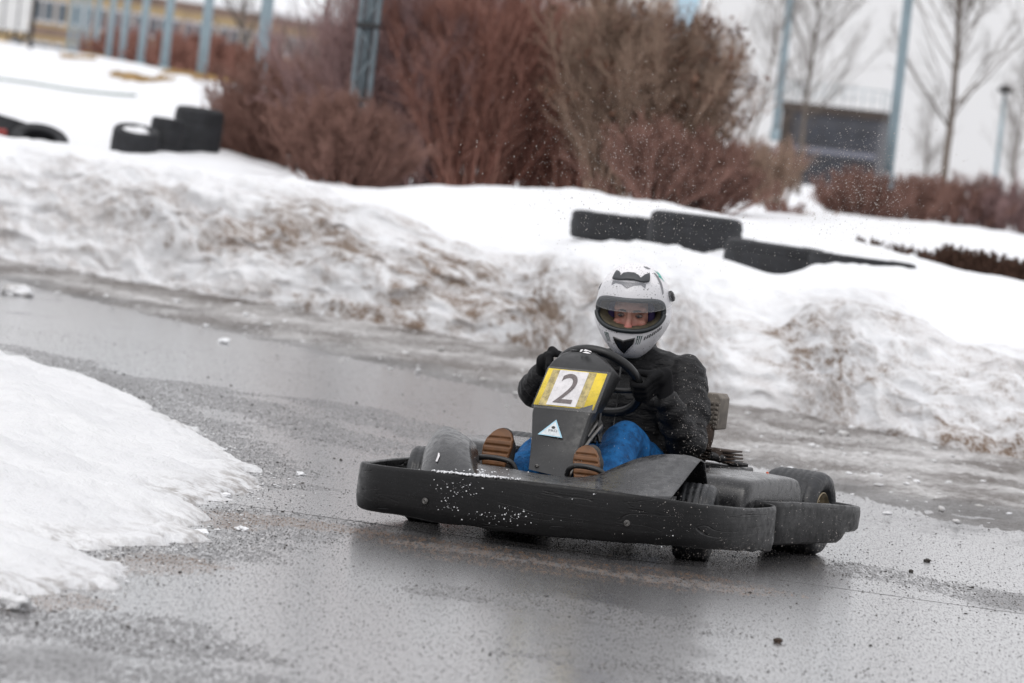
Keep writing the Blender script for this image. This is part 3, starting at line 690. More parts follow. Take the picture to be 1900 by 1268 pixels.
# pedals: bent bars across the soles
def pedal(pts, r, base):
    P = [Kp(*q, y) for q, y in pts]
    v, f = join(tube("", P, r, ''), tube("", [P[0], base], r * .8, ''), tube("", [P[-1], (base[0] + .05, base[1], base[2])], r * .8, ''))
    part("pedal", v, f, 'dark_metal')
pedal([((880, 868), -.06), ((882, 856), -.07), ((892, 849), -.075), ((918, 850), -.075), ((944, 856), -.07), ((954, 866), -.065), ((958, 880), -.06)], .0095, (-.26, -.08, .07))
pedal([((1052, 882), -.06), ((1056, 871), -.07), ((1066, 865), -.075), ((1085, 866), -.075), ((1106, 871), -.07), ((1118, 878), -.065), ((1124, 888), -.06)], .0095, (.09, -.08, .07))

# wheels
def wheel(c, R, W, axis, grooves, rimmat, name="wheel"):
    e = empty(name, c); e.parent = kart
    pr = []
    hw = W / 2
    out = [(R * .52, -hw * .80), (R * .60, -hw * .93), (R * .78, -hw * 1.0), (R * .92, -hw * .93), (R * .98, -hw * .78)]
    pr += out
    gs = np.linspace(-hw * .68, hw * .68, grooves * 4 + 1)
    for i, g in enumerate(gs): pr.append((R * (1.0 - .02 * (g / hw) ** 2) - (.004 if i % 4 == 2 else 0), g))
    pr += [(r, -h) for r, h in out[::-1]]
    pr += [(R * .49, hw * .75), (R * .49, -hw * .75)]
    part("tyre", *lathe(pr, (0, 0, 0), axis, 56), 'rubber', e)
    s = 1
    pr = [(R * .50, -hw * .82), (R * .53, -hw * .86), (R * .50, -hw * .90), (R * .44, -hw * .70), (R * .30, -hw * .45), (R * .16, -hw * .45), (R * .15, -hw * .70), (.0001, -hw * .70), (.0001, hw * .70), (R * .15, hw * .70), (R * .16, hw * .45), (R * .30, hw * .45), (R * .44, hw * .70), (R * .50, hw * .90), (R * .53, hw * .86), (R * .50, hw * .82)]
    part("rim", *lathe(pr, (0, 0, 0), axis, 40), rimmat, e)
    return e
st_ = math.radians(14)
wheel((.497, 0.0, .127), .131, .128, (math.cos(st_), math.sin(st_), 0), 4, 'dark_metal')
wheel((-.487, -.01, .127), .131, .128, (math.cos(st_), math.sin(st_), 0), 4, 'dark_metal')
wheel((.515, .99, .145), .149, .215, (1, 0, 0), 6, 'brass')
wheel((-.53, .99, .145), .149, .215, (1, 0, 0), 6, 'brass')

# side pods
def pod(x0, x1, y0, y1, zb, zt, name="side_pod", tl=0):
    V = []
    st = [(y0, zt - .12, .5), (y0 + .015, zt - .04, .85), (y0 + .05, zt - .008, .95), (y0 + .10, zt, 1), (y1 - .10, zt + .002, 1), (y1 - .02, zt - .01, .97), (y1, zt - .04, .9)]
    for y, z, s in st:
        cx = (x0 + x1) / 2; hw = (x1 - x0) / 2 * (0.85 + .15 * s)
        for a, b in ((-1, 0), (-1, .86), (-.95, .97), (-.86, 1), (.80, 1), (.93, .96), (1, .84), (1.02, .3), (.95, 0)): V.append((cx + a * hw, y, zb + (z - zb) * b))
    F = [list(map(int, f)) for f in grid_faces(len(st), 9)] + [list(range(9))[::-1], [(len(st) - 1) * 9 + j for j in range(9)]]
    return part(name, V, F, 'pod', sub=2)
pod(.30, .60, .20, .80, .07, .282)
pod(-.57, -.27, .20, .90, .07, .290)
# engine and the clutter behind the driver
eng = part("engine", *join(box((.20, 1.02, .20), (.20, .17, .14)), lathe([(.0001, 0), (.05, 0), (.05, .05), (.0001, .05)], (.30, 1.02, .2), (1, 0, 0), 20)), 'dark_metal', bev=.008)
fv = [box((.19, 1.02, .285 + .012 * i), (.15 - .006 * i, .13, .006)) for i in range(4)]
part("cooling_fins", *join(*fv), 'rust', eng)
part("exhaust", *tube("", [Kp(1318, 845, .95), Kp(1345, 852, .97), Kp(1362, 860, 1.0), Kp(1388, 864, 1.02)], [.015, .018, .012, .006], ''), 'dark_metal', eng)
part("intake", *join(tube("", [(.12, 1.0, .28), (.14, 1.0, .36), (.13, 1.02, .42)], .03, ''), tube("", [Kp(1322, 842, .97), Kp(1340, 848, .97)], .024, '')), 'rust', eng)
part("fuel_tap", *tube("", [Kp(1423, 876, .80), Kp(1427, 888, .80), Kp(1425, 905, .80)], [.004, .006, .004], ''), 'orange')
ab0, ab1, ab2, ab3 = Kp(1296, 800, 1.0), Kp(1330, 797, 1.0), Kp(1337, 740, 1.0), Kp(1300, 733, 1.0)
ah = ab2[2] - ab1[2]; acx = (ab0[0] + ab1[0]) / 2
air = part("airbox", [ab0, ab1, ab2 + np.array([0, 0, -.0]), ab2 + np.array([-.012, 0, .016]), ab3 + np.array([0, 0, .01])] + [p + np.array([0, .10, 0]) for p in (ab0, ab1, ab2, ab2 + np.array([-.012, 0, .016]), ab3 + np.array([0, 0, .01]))],
     [[0, 1, 2, 3, 4], [9, 8, 7, 6, 5], [0, 5, 6, 1], [1, 6, 7, 2], [2, 7, 8, 3], [3, 8, 9, 4], [4, 9, 5, 0]], 'beige', bev=.004)
gv = []
for r in range(6):
    for c_ in range(4):
        u, w = (c_ + .5) / 4, (r + .5) / 6.6
        q = (ab0 * (1 - u) + ab1 * u) * (1 - w) + (ab3 * (1 - u) + ab2 * u) * w
        gv.append(box((q[0], q[1] - .004, q[2]), (.0115, .010, .010)))
part("grille_ribs", *join(*gv), 'beige', air, bev=.002)
# ------------------------------------------------------------------ driver
t = NT("jacket_cloth"); n = t.noise(9, 6, 0.6); sp = t.ramp(t.voro(120), 0.10, 0.17, 1, 0)
c = t.mix(t.ramp(n, 0.3, 0.7), (0.004, 0.004, 0.005), (0.010, 0.010, 0.011))
c = t.mix(t.math('MULTIPLY', sp, t.ramp(t.noise(12, 3), 0.5, 0.7, 0, 0.35)), c, (0.35, 0.35, 0.36))
wv = t.math('ADD', t.math('MULTIPLY', t.noise(1, 5, 0.6, t.map((14, 14, 34))), 1.0), t.math('MULTIPLY', t.noise(420, 2), 0.06))
MAT['jacket'] = t.fin(c, t.ramp(n, 0.3, 0.7, 0.40, 0.66), t.bump(wv, 0.7, 0.02), Specular_IOR_Level=0.28)
t = NT("glove_knit"); MAT['glove'] = t.fin((0.006, 0.006, 0.007), 0.85, t.bump(t.noise(260, 3, 0.6), 0.4, 0.003), Specular_IOR_Level=0.2)
t = NT("wet_denim"); n = t.noise(22, 6, 0.65); n2 = t.noise(75, 4, 0.7); fl = t.noise(1, 4, 0.6, t.map((26, 26, 10)))
c = t.mix(t.ramp(n, 0.35, 0.65), (0.004, 0.050, 0.15), (0.010, 0.110, 0.30))
c = t.mix(t.ramp(n2, 0.55, 0.68, 0, 0.8), c, (0.006, 0.022, 0.06))
MAT['denim'] = t.fin(c, 0.75, t.bump(t.math('ADD', fl, t.math('MULTIPLY', n2, 0.2)), 0.6, 0.02), Specular_IOR_Level=0.2)
t = NT("face_skin"); n = t.noise(38, 4, 0.6)
red = t.attr("flush")
c = t.mix(t.ramp(n, 0.3, 0.7), (0.42, 0.205, 0.155), (0.53, 0.29, 0.225))
c = t.mix(t.math('MULTIPLY', red, 0.7), c, (0.50, 0.115, 0.105))
c = t.mix(t.math('MULTIPLY', t.ramp(t.voro(150), 0.14, 0.22, 1, 0), 0.75), c, (0.16, 0.075, 0.055))
MAT['skin'] = t.fin(c, 0.45, t.bump(n, 0.15, 0.003), Subsurface_Weight=0.0)
t = NT("helmet_shell"); sp = t.ramp(t.voro(70), 0.15, 0.22, 1, 0); sp2 = t.ramp(t.voro(130), 0.17, 0.26, 1, 0); dn = t.noise(7, 4, 0.6); big = t.ramp(t.noise(22, 3), 0.42, 0.55)
c = t.mix(t.math('MULTIPLY', t.math('MAXIMUM', t.math('MULTIPLY', sp, big), t.math('MULTIPLY', sp2, t.ramp(dn, 0.44, 0.56))), 0.9), (0.76, 0.75, 0.77), (0.04, 0.035, 0.033))
c = t.mix(t.ramp(t.noise(26, 5, 0.7), 0.5, 0.8, 0, 0.22), c, (0.42, 0.39, 0.36))
MAT['helmet'] = t.fin(c, 0.3, None)
MAT['h_black'] = simple("black_gloss_plastic", (0.012, 0.012, 0.013), 0.25, 0, 0.2, 40)
MAT['h_gasket'] = simple("dark_rubber_gasket", (0.012, 0.016, 0.019), 0.45, 0, 0.2, 40)
MAT['h_grey'] = simple("grey_decal", (0.16, 0.16, 0.175), 0.35, 0, 0.1, 60)
MAT['h_vent'] = simple("dark_grey_vent", (0.045, 0.048, 0.054), 0.4, 0, 0.15, 60)
MAT['h_green'] = simple("teal_decal", (0.01, 0.36, 0.28), 0.3, 0, 0.1, 60)
MAT['h_dgreen'] = simple("dark_green_decal", (0.004, 0.055, 0.045), 0.35, 0, 0.1, 60)
MAT['liner'] = simple("olive_helmet_lining", (0.10, 0.085, 0.055), 0.9, 0, 0.3, 40, 0.3)
MAT['purple'] = simple("purple_hood_cloth", (0.035, 0.022, 0.085), 0.85, 0, 0.3, 40, 0.3)
MAT['sole'] = simple("tan_gum_rubber", (0.145, 0.062, 0.022), 0.55, 0, 0.22, 30)
MAT['shoe'] = simple("dark_shoe_leather", (0.03, 0.026, 0.024), 0.6, 0, 0.3, 30)
MAT['hair'] = simple("dark_brow_hair", (0.03, 0.016, 0.010), 0.7, 0, 0.2, 90)
MAT['eye'] = simple("eye_white", (0.20, 0.15, 0.14), 0.15, 0, 0.05, 40)
MAT['iris'] = simple("dark_iris", (0.02, 0.022, 0.03), 0.1, 0, 0.05, 40)
t = NT("clear_visor"); t.b.inputs["Base Color"].default_value = (0.50, 0.52, 0.55, 1); t.b.inputs["Roughness"].default_value = 0.05
spv = t.ramp(t.voro(130), 0.10, 0.18, 1, 0)
t.put(t.b.inputs["Alpha"], t.math('ADD', 0.17, t.math('MULTIPLY', spv, 0.2))); MAT['visor'] = t.m

person = empty("person", tuple(KW((-.04, .72, .10))), (0, 0, -KPSI))
tag(person, "driver in black jacket, blue jeans and white full-face helmet gripping the wheel", "person")
PO = np.array([-.04, .72, .10])                                  # person's own origin in the kart frame
def capsule(p0, r0, p1, r1, n=14, m_=5):
    p0, p1 = np.array(p0, float), np.array(p1, float); d = p1 - p0; L = np.linalg.norm(d); d = d / (L + 1e-9)
    A = np.cross(d, [0.3, 0.21, 0.93]); A /= np.linalg.norm(A); Bv = np.cross(d, A); rings = []
    for a in np.linspace(-math.pi / 2, 0, m_): rings.append((p0 + d * r0 * math.sin(a), max(1e-4, r0 * math.cos(a))))
    for a in np.linspace(0, math.pi / 2, m_): rings.append((p1 + d * r1 * math.sin(a), max(1e-4, r1 * math.cos(a))))
    V = [c_ + r * (math.cos(q) * A + math.sin(q) * Bv) for c_, r in rings for q in np.arange(n) / n * 2 * math.pi]
    k = len(rings)
    return V, [list(map(int, f)) for f in grid_faces(k, n, wrap_k=True)] + [list(range(n))[::-1], [(k - 1) * n + j for j in range(n)]]
def ellipsoid(c, r, n=20, m_=12, rot=None):
    V = []
    for i in range(m_ + 1):
        e = -math.pi / 2 + math.pi * i / m_; ce = max(1e-4, math.cos(e))
        for j in range(n):
            a = 2 * math.pi * j / n; q = np.array([r[0] * ce * math.cos(a), r[1] * ce * math.sin(a), r[2] * math.sin(e)])
            V.append(np.array(c) + (rot @ q if rot is not None else q))
    return V, [list(map(int, f)) for f in grid_faces(m_ + 1, n, wrap_k=True)] + [list(range(n))[::-1], [m_ * n + j for j in range(n)]]
def fused(name, pieces, vox, mat, smooth_it=6, parent=None, wr=None):
    """overlapping closed pieces grown together into one continuous surface"""
    V, F = join(*pieces); V = np.array(V) - PO
    o = link(name, poly_mesh(name, V, F), MAT[mat], parent or person)
    rm = o.modifiers.new("r", 'REMESH'); rm.mode = 'VOXEL'; rm.voxel_size = vox
    sm = o.modifiers.new("m", 'SMOOTH'); sm.factor = 0.5; sm.iterations = smooth_it
    baked(o)
    if wr is not None:
        me = o.data; n_ = len(me.vertices); co = np.empty(n_ * 3, np.float32); me.vertices.foreach_get("co", co); co = co.reshape(-1, 3)
        no = np.empty(n_ * 3, np.float32); me.vertices.foreach_get("normal", no); no = no.reshape(-1, 3)
        co = wr(co.astype(float) + PO, no) - PO
        me.vertices.foreach_set("co", co.astype(np.float32).ravel()); me.update()
    return o

# joints in the kart frame
SL, EL_, WL = Kp(1272, 702, .80), Kp(1268, 818, .64), Kp(1235, 740, .54)
SR, ER, WRr = Kp(1075, 694, .79), Kp(992, 726, .66), Kp(1010, 694, .55)
aL, aRr = math.radians(-2), math.radians(167)
HIP = np.array([-.04, .76, .16])
KL, KR = Kp(1160, 822, .42), Kp(1030, 826, .40)
AL, AR_ = np.array([.095, .10, .14]), np.array([-.235, .10, .15])
NB = np.array([-.085, .78, .60])
def hand_pieces(a, wrist, side, g=1.0):
    c_ = rim(a); e = (c_ - WC) / WR; tn = np.cross(wnn, e) * 1.0
    tn /= np.linalg.norm(tn); n_ = wnn
    up = tn if tn[2] > 0 else -tn
    P = []
    kn, kb = [], []
    for i, (o_, ln) in enumerate(((.033, .92), (.011, 1.0), (-.012, .97), (-.034, .80))):
        b = c_ + up * o_
        k0 = b + e * .040 + n_ * .016; k1 = b + e * .030 * ln - n_ * .024; k2 = b - e * .004 - n_ * .031 * ln; k3 = b - e * .027 * ln - n_ * .006
        P += [capsule(k0, .0125 * g, k1, .0115 * g, 10, 4), capsule(k1, .0115 * g, k2, .0105 * g, 10, 4), capsule(k2, .0105 * g, k3, .0095 * g, 10, 4)]
        kn.append(k0); kb.append(c_ + up * o_ * .75 + (e * .058 + n_ * .052 if side > 0 else e * .056 + n_ * .034 - up * .012))
    for i in range(4): P.append(capsule(kn[i], .0145 * g, kb[i], .0155 * g, 10, 4))
    wq = c_ + e * .066 + n_ * .078 if side > 0 else c_ + e * .070 + n_ * .042 - up * .030
    P += [capsule(np.mean(kb, 0), .026 * g, wq, .026 * g), capsule(wq, .026 * g, wrist, .031 * g)]
    t0 = c_ + up * .020 + e * .045 + n_ * .055; t1 = c_ + up * .036 + e * .022 + n_ * .034; t2 = c_ + up * .046 - e * .004 + n_ * .026; t3 = c_ + up * .050 - e * .022 + n_ * .014
    P += [capsule(t0, .017 * g, t1, .0145 * g, 10, 4), capsule(t1, .0140 * g, t2, .0120 * g, 10, 4), capsule(t2, .0120 * g, t3, .0105 * g, 10, 4)]
    return P
# helmet frame and surface
HC = np.array([-.085, .73, .792]); 
HM = np.array((Matrix.Rotation(math.radians(12), 3, 'Z') @ Matrix.Rotation(math.radians(10), 3, 'X') @ Matrix.Rotation(math.radians(-2), 3, 'Y')))
def hsurf(az, el, off=0.0):
    az, el = np.asarray(az, float), np.asarray(el, float)
    d = np.stack([np.sin(az) * np.cos(el), -np.cos(az) * np.cos(el), np.sin(el)], -1)
    zz = np.where(d[..., 2] > 0, .165, .172); n_ = np.where(d[..., 2] > 0, 2.1, 2.5)
    r = (np.abs(d[..., 0] / .133) ** n_ + np.abs(d[..., 1] / .150) ** n_ + np.abs(d[..., 2] / zz) ** n_) ** (-1 / n_)
    p = d * (r + off)[..., None]
    low_ = np.clip((-p[..., 2] - .02) / .15, 0, 1); low_ = low_ * low_ * (3 - 2 * low_)
    p[..., 0] *= 1 - .30 * low_
    p[..., 1] += -.022 * low_ * np.clip(-p[..., 1] / .15, 0, 1)
    return p
def HK(p): return HC + np.asarray(p) @ HM.T                         # helmet frame -> kart frame

# body: one continuous surface (mostly under the clothes)
def shrink(P, f): return P
hd = lambda x, y, z: HK((x, y, z - .017))
torso = lambda g: [capsule(HIP, .135 * g, (-.055, .80, .34), .125 * g), capsule((-.055, .80, .34), .125 * g, (-.065, .80, .46), .135 * g),
    capsule((-.19, .79, .47), .105 * g, (.06, .80, .47), .105 * g), capsule((-.13, .76, .17), .115 * g, (.04, .76, .17), .115 * g),
    capsule(SL + [-.03, 0, -.01], .080 * g, NB, .078 * g), capsule(SR + [.03, 0, -.01], .080 * g, NB, .078 * g)]
def limb(p0, r0, p1, r1, p2, r2, g): return [capsule(p0, r0 * g, p1, r1 * g), capsule(p1, r1 * g, p2, r2 * g)]
armL = lambda g: limb(SL, .074, EL_, .058, WL, .038, g)
armR = lambda g: limb(SR, .074, ER, .056, WRr, .038, g)
legL = lambda g: limb((.045, .74, .16), .098, KL, .066, AL, .050, g)
legR = lambda g: limb((-.135, .74, .16), .098, KR, .066, AR_, .050, g)
head = [ellipsoid(hd(0, .012, .012), (.077, .094, .108), rot=HM), ellipsoid(hd(0, -.022, -.045), (.058, .066, .075), rot=HM), ellipsoid(hd(0, -.052, -.088), (.026, .026, .022), rot=HM),
        capsule(hd(0, .03, -.06), .056, NB, .062),
        capsule(hd(0, -.082, .018), .0095, hd(0, -.102, -.028), .0125, 10, 4), ellipsoid(hd(0, -.101, -.030), (.0165, .014, .0115), rot=HM),
        capsule(hd(-.048, -.066, .030), .0115, hd(.048, -.066, .030), .0115, 10, 4),
        ellipsoid(hd(-.040, -.064, -.020), (.021, .018, .018), rot=HM), ellipsoid(hd(.040, -.064, -.020), (.021, .018, .018), rot=HM),
        capsule(hd(-.017, -.082, -.058), .0085, hd(.017, -.082, -.058), .0085, 10, 4), capsule(hd(-.014, -.079, -.070), .0085, hd(.014, -.079, -.070), .0085, 10, 4)]
feet = [capsule(AL, .035, (.09, .068, .27), .018), capsule(AR_, .035, (-.25, .068, .28), .018)]
bd = fused("body", torso(.86) + armL(.78) + armR(.78) + legL(.8) + legR(.8) + head + feet + hand_pieces(aL, WL, 1, .72) + hand_pieces(aRr, WRr, -1, .72), .0046, 'skin', 2)
co = np.array([v.co[:] for v in bd.data.vertices]) + PO
hl = (co - HC) @ HM + np.array([0, 0, .017])
fl = np.exp(-((hl[:, 0] / .022) ** 2 + ((hl[:, 2] + .030) / .020) ** 2)) + .55 * np.exp(-(((np.abs(hl[:, 0]) - .042) / .022) ** 2 + ((hl[:, 2] + .028) / .022) ** 2)) + .9 * np.exp(-((hl[:, 0] / .020) ** 2 + ((hl[:, 2] + .064) / .010) ** 2))
sock = np.exp(-(((np.abs(hl[:, 0]) - .032) / .015) ** 2 + ((hl[:, 2] - .008) / .010) ** 2)) * (hl[:, 1] < -.03)
mouth = np.exp(-((hl[:, 0] / .020) ** 2 + ((hl[:, 2] + .064) / .003) ** 2)) * (hl[:, 1] < -.05)
hl2 = hl.copy(); hl2[:, 1] += .011 * sock + .004 * mouth
bd.data.vertices.foreach_set("co", (HC + (hl2 - np.array([0, 0, .017])) @ HM.T - PO).astype(np.float32).ravel()); bd.data.update()
bd.data.attributes.new("flush", 'FLOAT', 'POINT').data.foreach_set("value", np.clip(fl, 0, 1).astype(np.float32))
def ppart(name, V, F, mat, parent=None, **kw):
    V = np.array([np.asarray(v, float) for v in V]) - PO
    return part(name, V, F, mat, parent or person, **kw)
for s in (-1, 1):
    ey = ppart("eye", *ellipsoid(hd(s * .032, -.070, .007), (.0135, .009, .0075), 16, 10, HM), 'eye', bd)
    ppart("iris", *ellipsoid(hd(s * .032 - .001, -.0805, .0055), (.0052, .0026, .0052), 12, 8, HM), 'iris', ey)
    ppart("eyebrow", *join(*[capsule(hd(s * (.016 + i * .0075), -.083 + i * .0034 + (i > 3) * .002, .0235 + .002 * math.sin(i * .8)), .0042 - .0004 * i, hd(s * (.0235 + i * .0075), -.0796 + i * .0034, .0235 + .002 * math.sin(i * .8 + .8)), .0038 - .0004 * i, 8, 3) for i in range(5)]), 'hair', bd)

# clothes
def folds(amp, freq, axis_w, seed):
    def fn(co, no):
        w = fbm(co * axis_w, freq, 4, seed); r = 1 - np.abs(vnoise(co * axis_w + 7, freq * 1.3, seed + 3)) * 2
        return co + no * (amp * w + amp * .8 * np.clip(r, 0, 1) ** 2)[:, None]
    return fn
def jfold(co, no):
    co = folds(.0055, 9.0, np.array([1, 1, 1.5]), 81)(co, no)
    # creases that ring the sleeves at the elbows
    for e0, e1 in ((SL, EL_), (EL_, WL), (SR, ER), (ER, WRr)):
        ax = (e1 - e0) / np.linalg.norm(e1 - e0); s_ = (co - e0) @ ax; d = np.linalg.norm(co - e0 - s_[:, None] * ax, axis=1)
        w = np.exp(-(d / .085) ** 4) * sstep(0, .04, s_) * (1 - sstep(np.linalg.norm(e1 - e0) - .03, np.linalg.norm(e1 - e0) + .03, s_))
        ph = s_ * 120 + 4.0 * vnoise(co, 11, 90)
        co = co + no * (.0042 * np.sin(ph) * w)[:, None]
    return co
jk = fused("jacket", torso(1.0) + [capsule((-.15, .70, .20), .10, (.05, .70, .20), .10), capsule(SL + [0, .0, -.01], .082, SL + (EL_ - SL) * .55 + [.008, .01, 0], .082)] + limb(SL, .080, EL_ + [.005, .01, .0], .072, WL + (EL_ - WL) * .12, .046, 1) + limb(SR, .080, ER, .062, WRr + (ER - WRr) * .1, .045, 1)
           + [capsule(NB, .086, HK((0, .03, -.125)), .078)], .0055, 'jacket', 8, wr=jfold)
zp = [(-.085, .672, .60), (-.08, .655, .52), (-.075, .645, .42), (-.07, .625, .30)]
ppart("zip", *tube("", zp, .004, '', sides=6), 'h_black', jk)
jeans = fused("jeans", [capsule((-.14, .76, .155), .112, (.05, .76, .155), .112)] + limb((.045, .74, .165), .106, KL, .076, AL, .062, 1) + limb((-.135, .74, .165), .106, KR, .076, AR_, .062, 1), .006, 'denim', 6,
              wr=folds(.0085, 8.0, np.array([1, 1, .7]), 101))
gl = fused("glove", hand_pieces(aL, WL, 1, 1.0), .0038, 'glove', 2)
gr = fused("glove", hand_pieces(aRr, WRr, -1, 1.0), .0038, 'glove', 2)
wv_ = (ER - WRr) / np.linalg.norm(ER - WRr); bc = WRr - wv_ * .004
A_ = np.cross(wv_, [0, 0, 1.]); A_ /= np.linalg.norm(A_); B_ = np.cross(wv_, A_)
ppart("wristband", *tube("", [bc + .0375 * (math.cos(q) * A_ + math.sin(q) * B_) + wv_ * .0 for q in np.linspace(0, 2 * math.pi, 33)[:-1]], .0042, '', sides=8, closed=True), 'pink')
# shoes with ribbed gum soles
def shoe(hx, tip, ank, inner):
    heel = np.array([hx - .0, -.030, .085]); toe = np.array([tip[0], tip[1], tip[2]])
    v_ = toe - heel; L = np.linalg.norm(v_); v_ /= L; u_ = np.array([1., 0, 0]) - v_ * v_[0]; u_ /= np.linalg.norm(u_); w_ = np.cross(u_, v_)
    if w_[1] < 0: w_ = -w_                                          # into the shoe, away from the pedal
    def half(s):                                                    # half width along the length 0..1
        return .5 * L * np.interp(s, [0, .04, .12, .3, .45, .62, .75, .86, .94, .98, 1.0], [.12, .22, .27, .25, .275, .355, .385, .35, .25, .15, .02])
    sN = np.concatenate([np.linspace(0, .9, 73), np.linspace(.91, 1.0, 12)]); V = []
    for s in sN:
        hw = half(s); sk = inner * .012 * sstep(.6, 1.0, s)
        rib = .0062 * (abs(((s * 11.0) % 1) - .5) < .16) * (0.02 < s < .93)
        for a, dep in ((-1, .016), (-1, .004), (-.93, 0), (-.85, rib), (-.3, rib), (.3, rib), (.85, rib), (.93, 0), (1, .004), (1, .016)):
            V.append(heel + v_ * s * L + u_ * (a * hw + sk) + w_ * (dep + .010 * sstep(.8, 1.0, s)))
    F = [list(map(int, f)) for f in grid_faces(len(sN), 10, wrap_k=True)] + [list(range(10))[::-1], [(len(sN) - 1) * 10 + j for j in range(10)]]
    P = []
    for s, r in ((.14, .034), (.35, .034), (.55, .036), (.78, .036), (.9, .026)):
        P.append(heel + v_ * s * L + u_ * inner * .006 + w_ * (.024 + r * .95))
    up_ = [capsule(P[i], rr, P[i + 1], r2) for i, (rr, r2) in enumerate(((.036, .036), (.036, .042), (.042, .044), (.044, .034)))] + [capsule(P[0], .036, np.array(ank), .052), capsule(P[1], .036, np.array(ank), .05)]
    sh = fused("shoe", up_, .005, 'shoe', 4)
    ppart("sole", V, F, 'sole', sh)
shoe(.088, Kp(1094, 826, .012), AL + [0, .01, .02], -1)
shoe(-.250, Kp(925, 793, .012), AR_ + [0, .01, .02], 1)

# helmet: shell with an eye port
PA0, PAW, PE0, PEH = math.radians(3), math.radians(57), math.radians(1.5), math.radians(20.5)
def port(q):
    c_, s_ = math.cos(q), math.sin(q); k_ = (abs(c_) ** 2.8 + abs(s_) ** 2.8) ** (-1 / 2.8)
    a, e = PA0 + PAW * c_ * k_, PE0 + PEH * s_ * k_
    e += (math.radians(5) * ((a - PA0) / PAW) ** 2 if s_ > -0.2 else math.radians(9) * ((a - PA0) / PAW) ** 2)
    return a, e
def in_port(a, e):
    e = e - np.radians(7) * ((a - PA0) / PAW) ** 2
    return np.abs((a - PA0) / PAW) ** 2.8 + np.abs((e - PE0) / PEH) ** 2.8
na, ne = 180, 110
AZ = np.linspace(-math.pi, math.pi, na + 1)[:-1]
el0 = np.radians(-66 + 26 * sstep(1.1, 2.6, np.abs(AZ)))
Agr = np.repeat(AZ[:, None], ne, 1); Tg = np.linspace(0, 1, ne)[None]; Egr = el0[:, None] * (1 - Tg) + math.radians(89.5) * Tg
iv = in_port(Agr, Egr).ravel()
Vh = hsurf(Agr.ravel(), Egr.ravel())
Fh = grid_faces(na, ne, wrap_n=True); 
inside = iv < 1; keep = ~inside[Fh].any(1)
Fk = Fh[keep]
cnt = {}
for f in Fk:
    for a, b in zip(f, np.roll(f, -1)): cnt[(min(a, b), max(a, b))] = cnt.get((min(a, b), max(a, b)), 0) + 1
ring = {i for (a, b), c_ in cnt.items() if c_ == 1 for i in (a, b) if iv[i] < 2.2}
pq = np.array([port(q) for q in np.linspace(0, 2 * math.pi, 721)])
af, ef = Agr.ravel(), Egr.ravel()
for i in ring:
    j = np.argmin((pq[:, 0] - af[i]) ** 2 + (pq[:, 1] - ef[i]) ** 2); Vh[i] = hsurf(pq[j, 0], pq[j, 1])
used, inv = np.unique(Fk, return_inverse=True)
top_ring = [int(i * ne + ne - 1) for i in range(na)]
mp = {int(u): k for k, u in enumerate(used)}
Fl = [list(map(int, f)) for f in inv.reshape(-1, 4)] + [[mp[i] for i in top_ring]]
hel = ppart("helmet", [HK(v) for v in Vh[used]], Fl, 'helmet', solid=.006, off=-1)
hel["label"] = "white full-face helmet with black vents and mud spots"
ppart("port_gasket", *tube("", [HK(hsurf(*port(q), .0005)) for q in np.linspace(0, 2 * math.pi, 121)[:-1]], .0088, '', sides=8, closed=True), 'h_gasket', hel)
ppart("edge_trim", *tube("", [HK(hsurf(a, e)) for a, e in zip(AZ[::2], el0[::2])], .005, '', sides=8, closed=True), 'h_gasket', hel)
# lining: a padded ring between the shell and the face
Vl, nl = [], 72
for q in np.linspace(0, 2 * math.pi, nl + 1)[:-1]:
    a, e = port(q); p0 = hsurf(a, e, -.006); c0 = np.array([0, p0[1], -.012])
    for s_, dy in ((1.0, .004), (.93, .018), (.84, .034), (.74, .056), (.66, .085)):
        Vl.append(HK(np.array([p0[0] * s_, p0[1] + dy, (p0[2] + .012) * (s_ if p0[2] > 0 else .5 + .5 * s_) - .012])))
ppart("helmet_lining", Vl, [list(map(int, f)) for f in grid_faces(nl, 5, wrap_n=True)], 'liner', hel, solid=.004)
for s in (-1, 1):
    ppart("hood_edge", *tube("", [hd(s * .060, -.030, .060), hd(s * .071, -.040, .02), hd(s * .070, -.038, -.025), hd(s * .056, -.045, -.075)], [.010, .013, .013, .010], ''), 'purple')
def decal(name, polys, mat, off=.0012, thick=0, cuts=2, parent=None):
    bm = bmesh.new()
    for poly in polys:
        vs = [bm.verts.new((math.radians(a), math.radians(e), 0)) for a, e in poly]; bm.faces.new(vs)
    bmesh.ops.triangulate(bm, faces=bm.faces[:])
    for _ in range(cuts): bmesh.ops.subdivide_edges(bm, edges=bm.edges[:], cuts=1, use_grid_fill=True)
    bmesh.ops.triangulate(bm, faces=bm.faces[:])
    bm.verts.index_update()
    V = np.array([v.co[:] for v in bm.verts]); F = [[v.index for v in f.verts] for f in bm.faces]; bm.free()
    P = hsurf(V[:, 0], V[:, 1], off + thick)
    o = ppart(name, [HK(p) for p in P], F, mat, parent or hel, smooth=True)
    if thick: md = o.modifiers.new("s", 'SOLIDIFY'); md.thickness = thick + .002; md.offset = 0; baked(o)
    return o
decal("brow_vent", [[(-36, 47), (-42, 60), (-30, 59), (-21, 53), (-18, 57.5), (-8, 59.5), (6, 59.5), (16, 56), (20, 52), (30, 57), (45, 60), (36, 47), (25, 46), (8, 48.5), (-8, 48.5), (-22, 47)]], 'h_vent', .001, .005)
decal("vent_slot", [[(-34, 47.5), (-22, 48), (-10, 48.8), (16, 48.6), (32, 47), (33, 49.0), (16, 50), (-10, 50.2), (-22, 49.6), (-33, 50)]], 'h_black', .009)
decal("vent_cap", [[(-15, 52), (-12, 57), (6, 57), (11, 52), (5, 49), (-9, 49)]], 'h_black', .008)
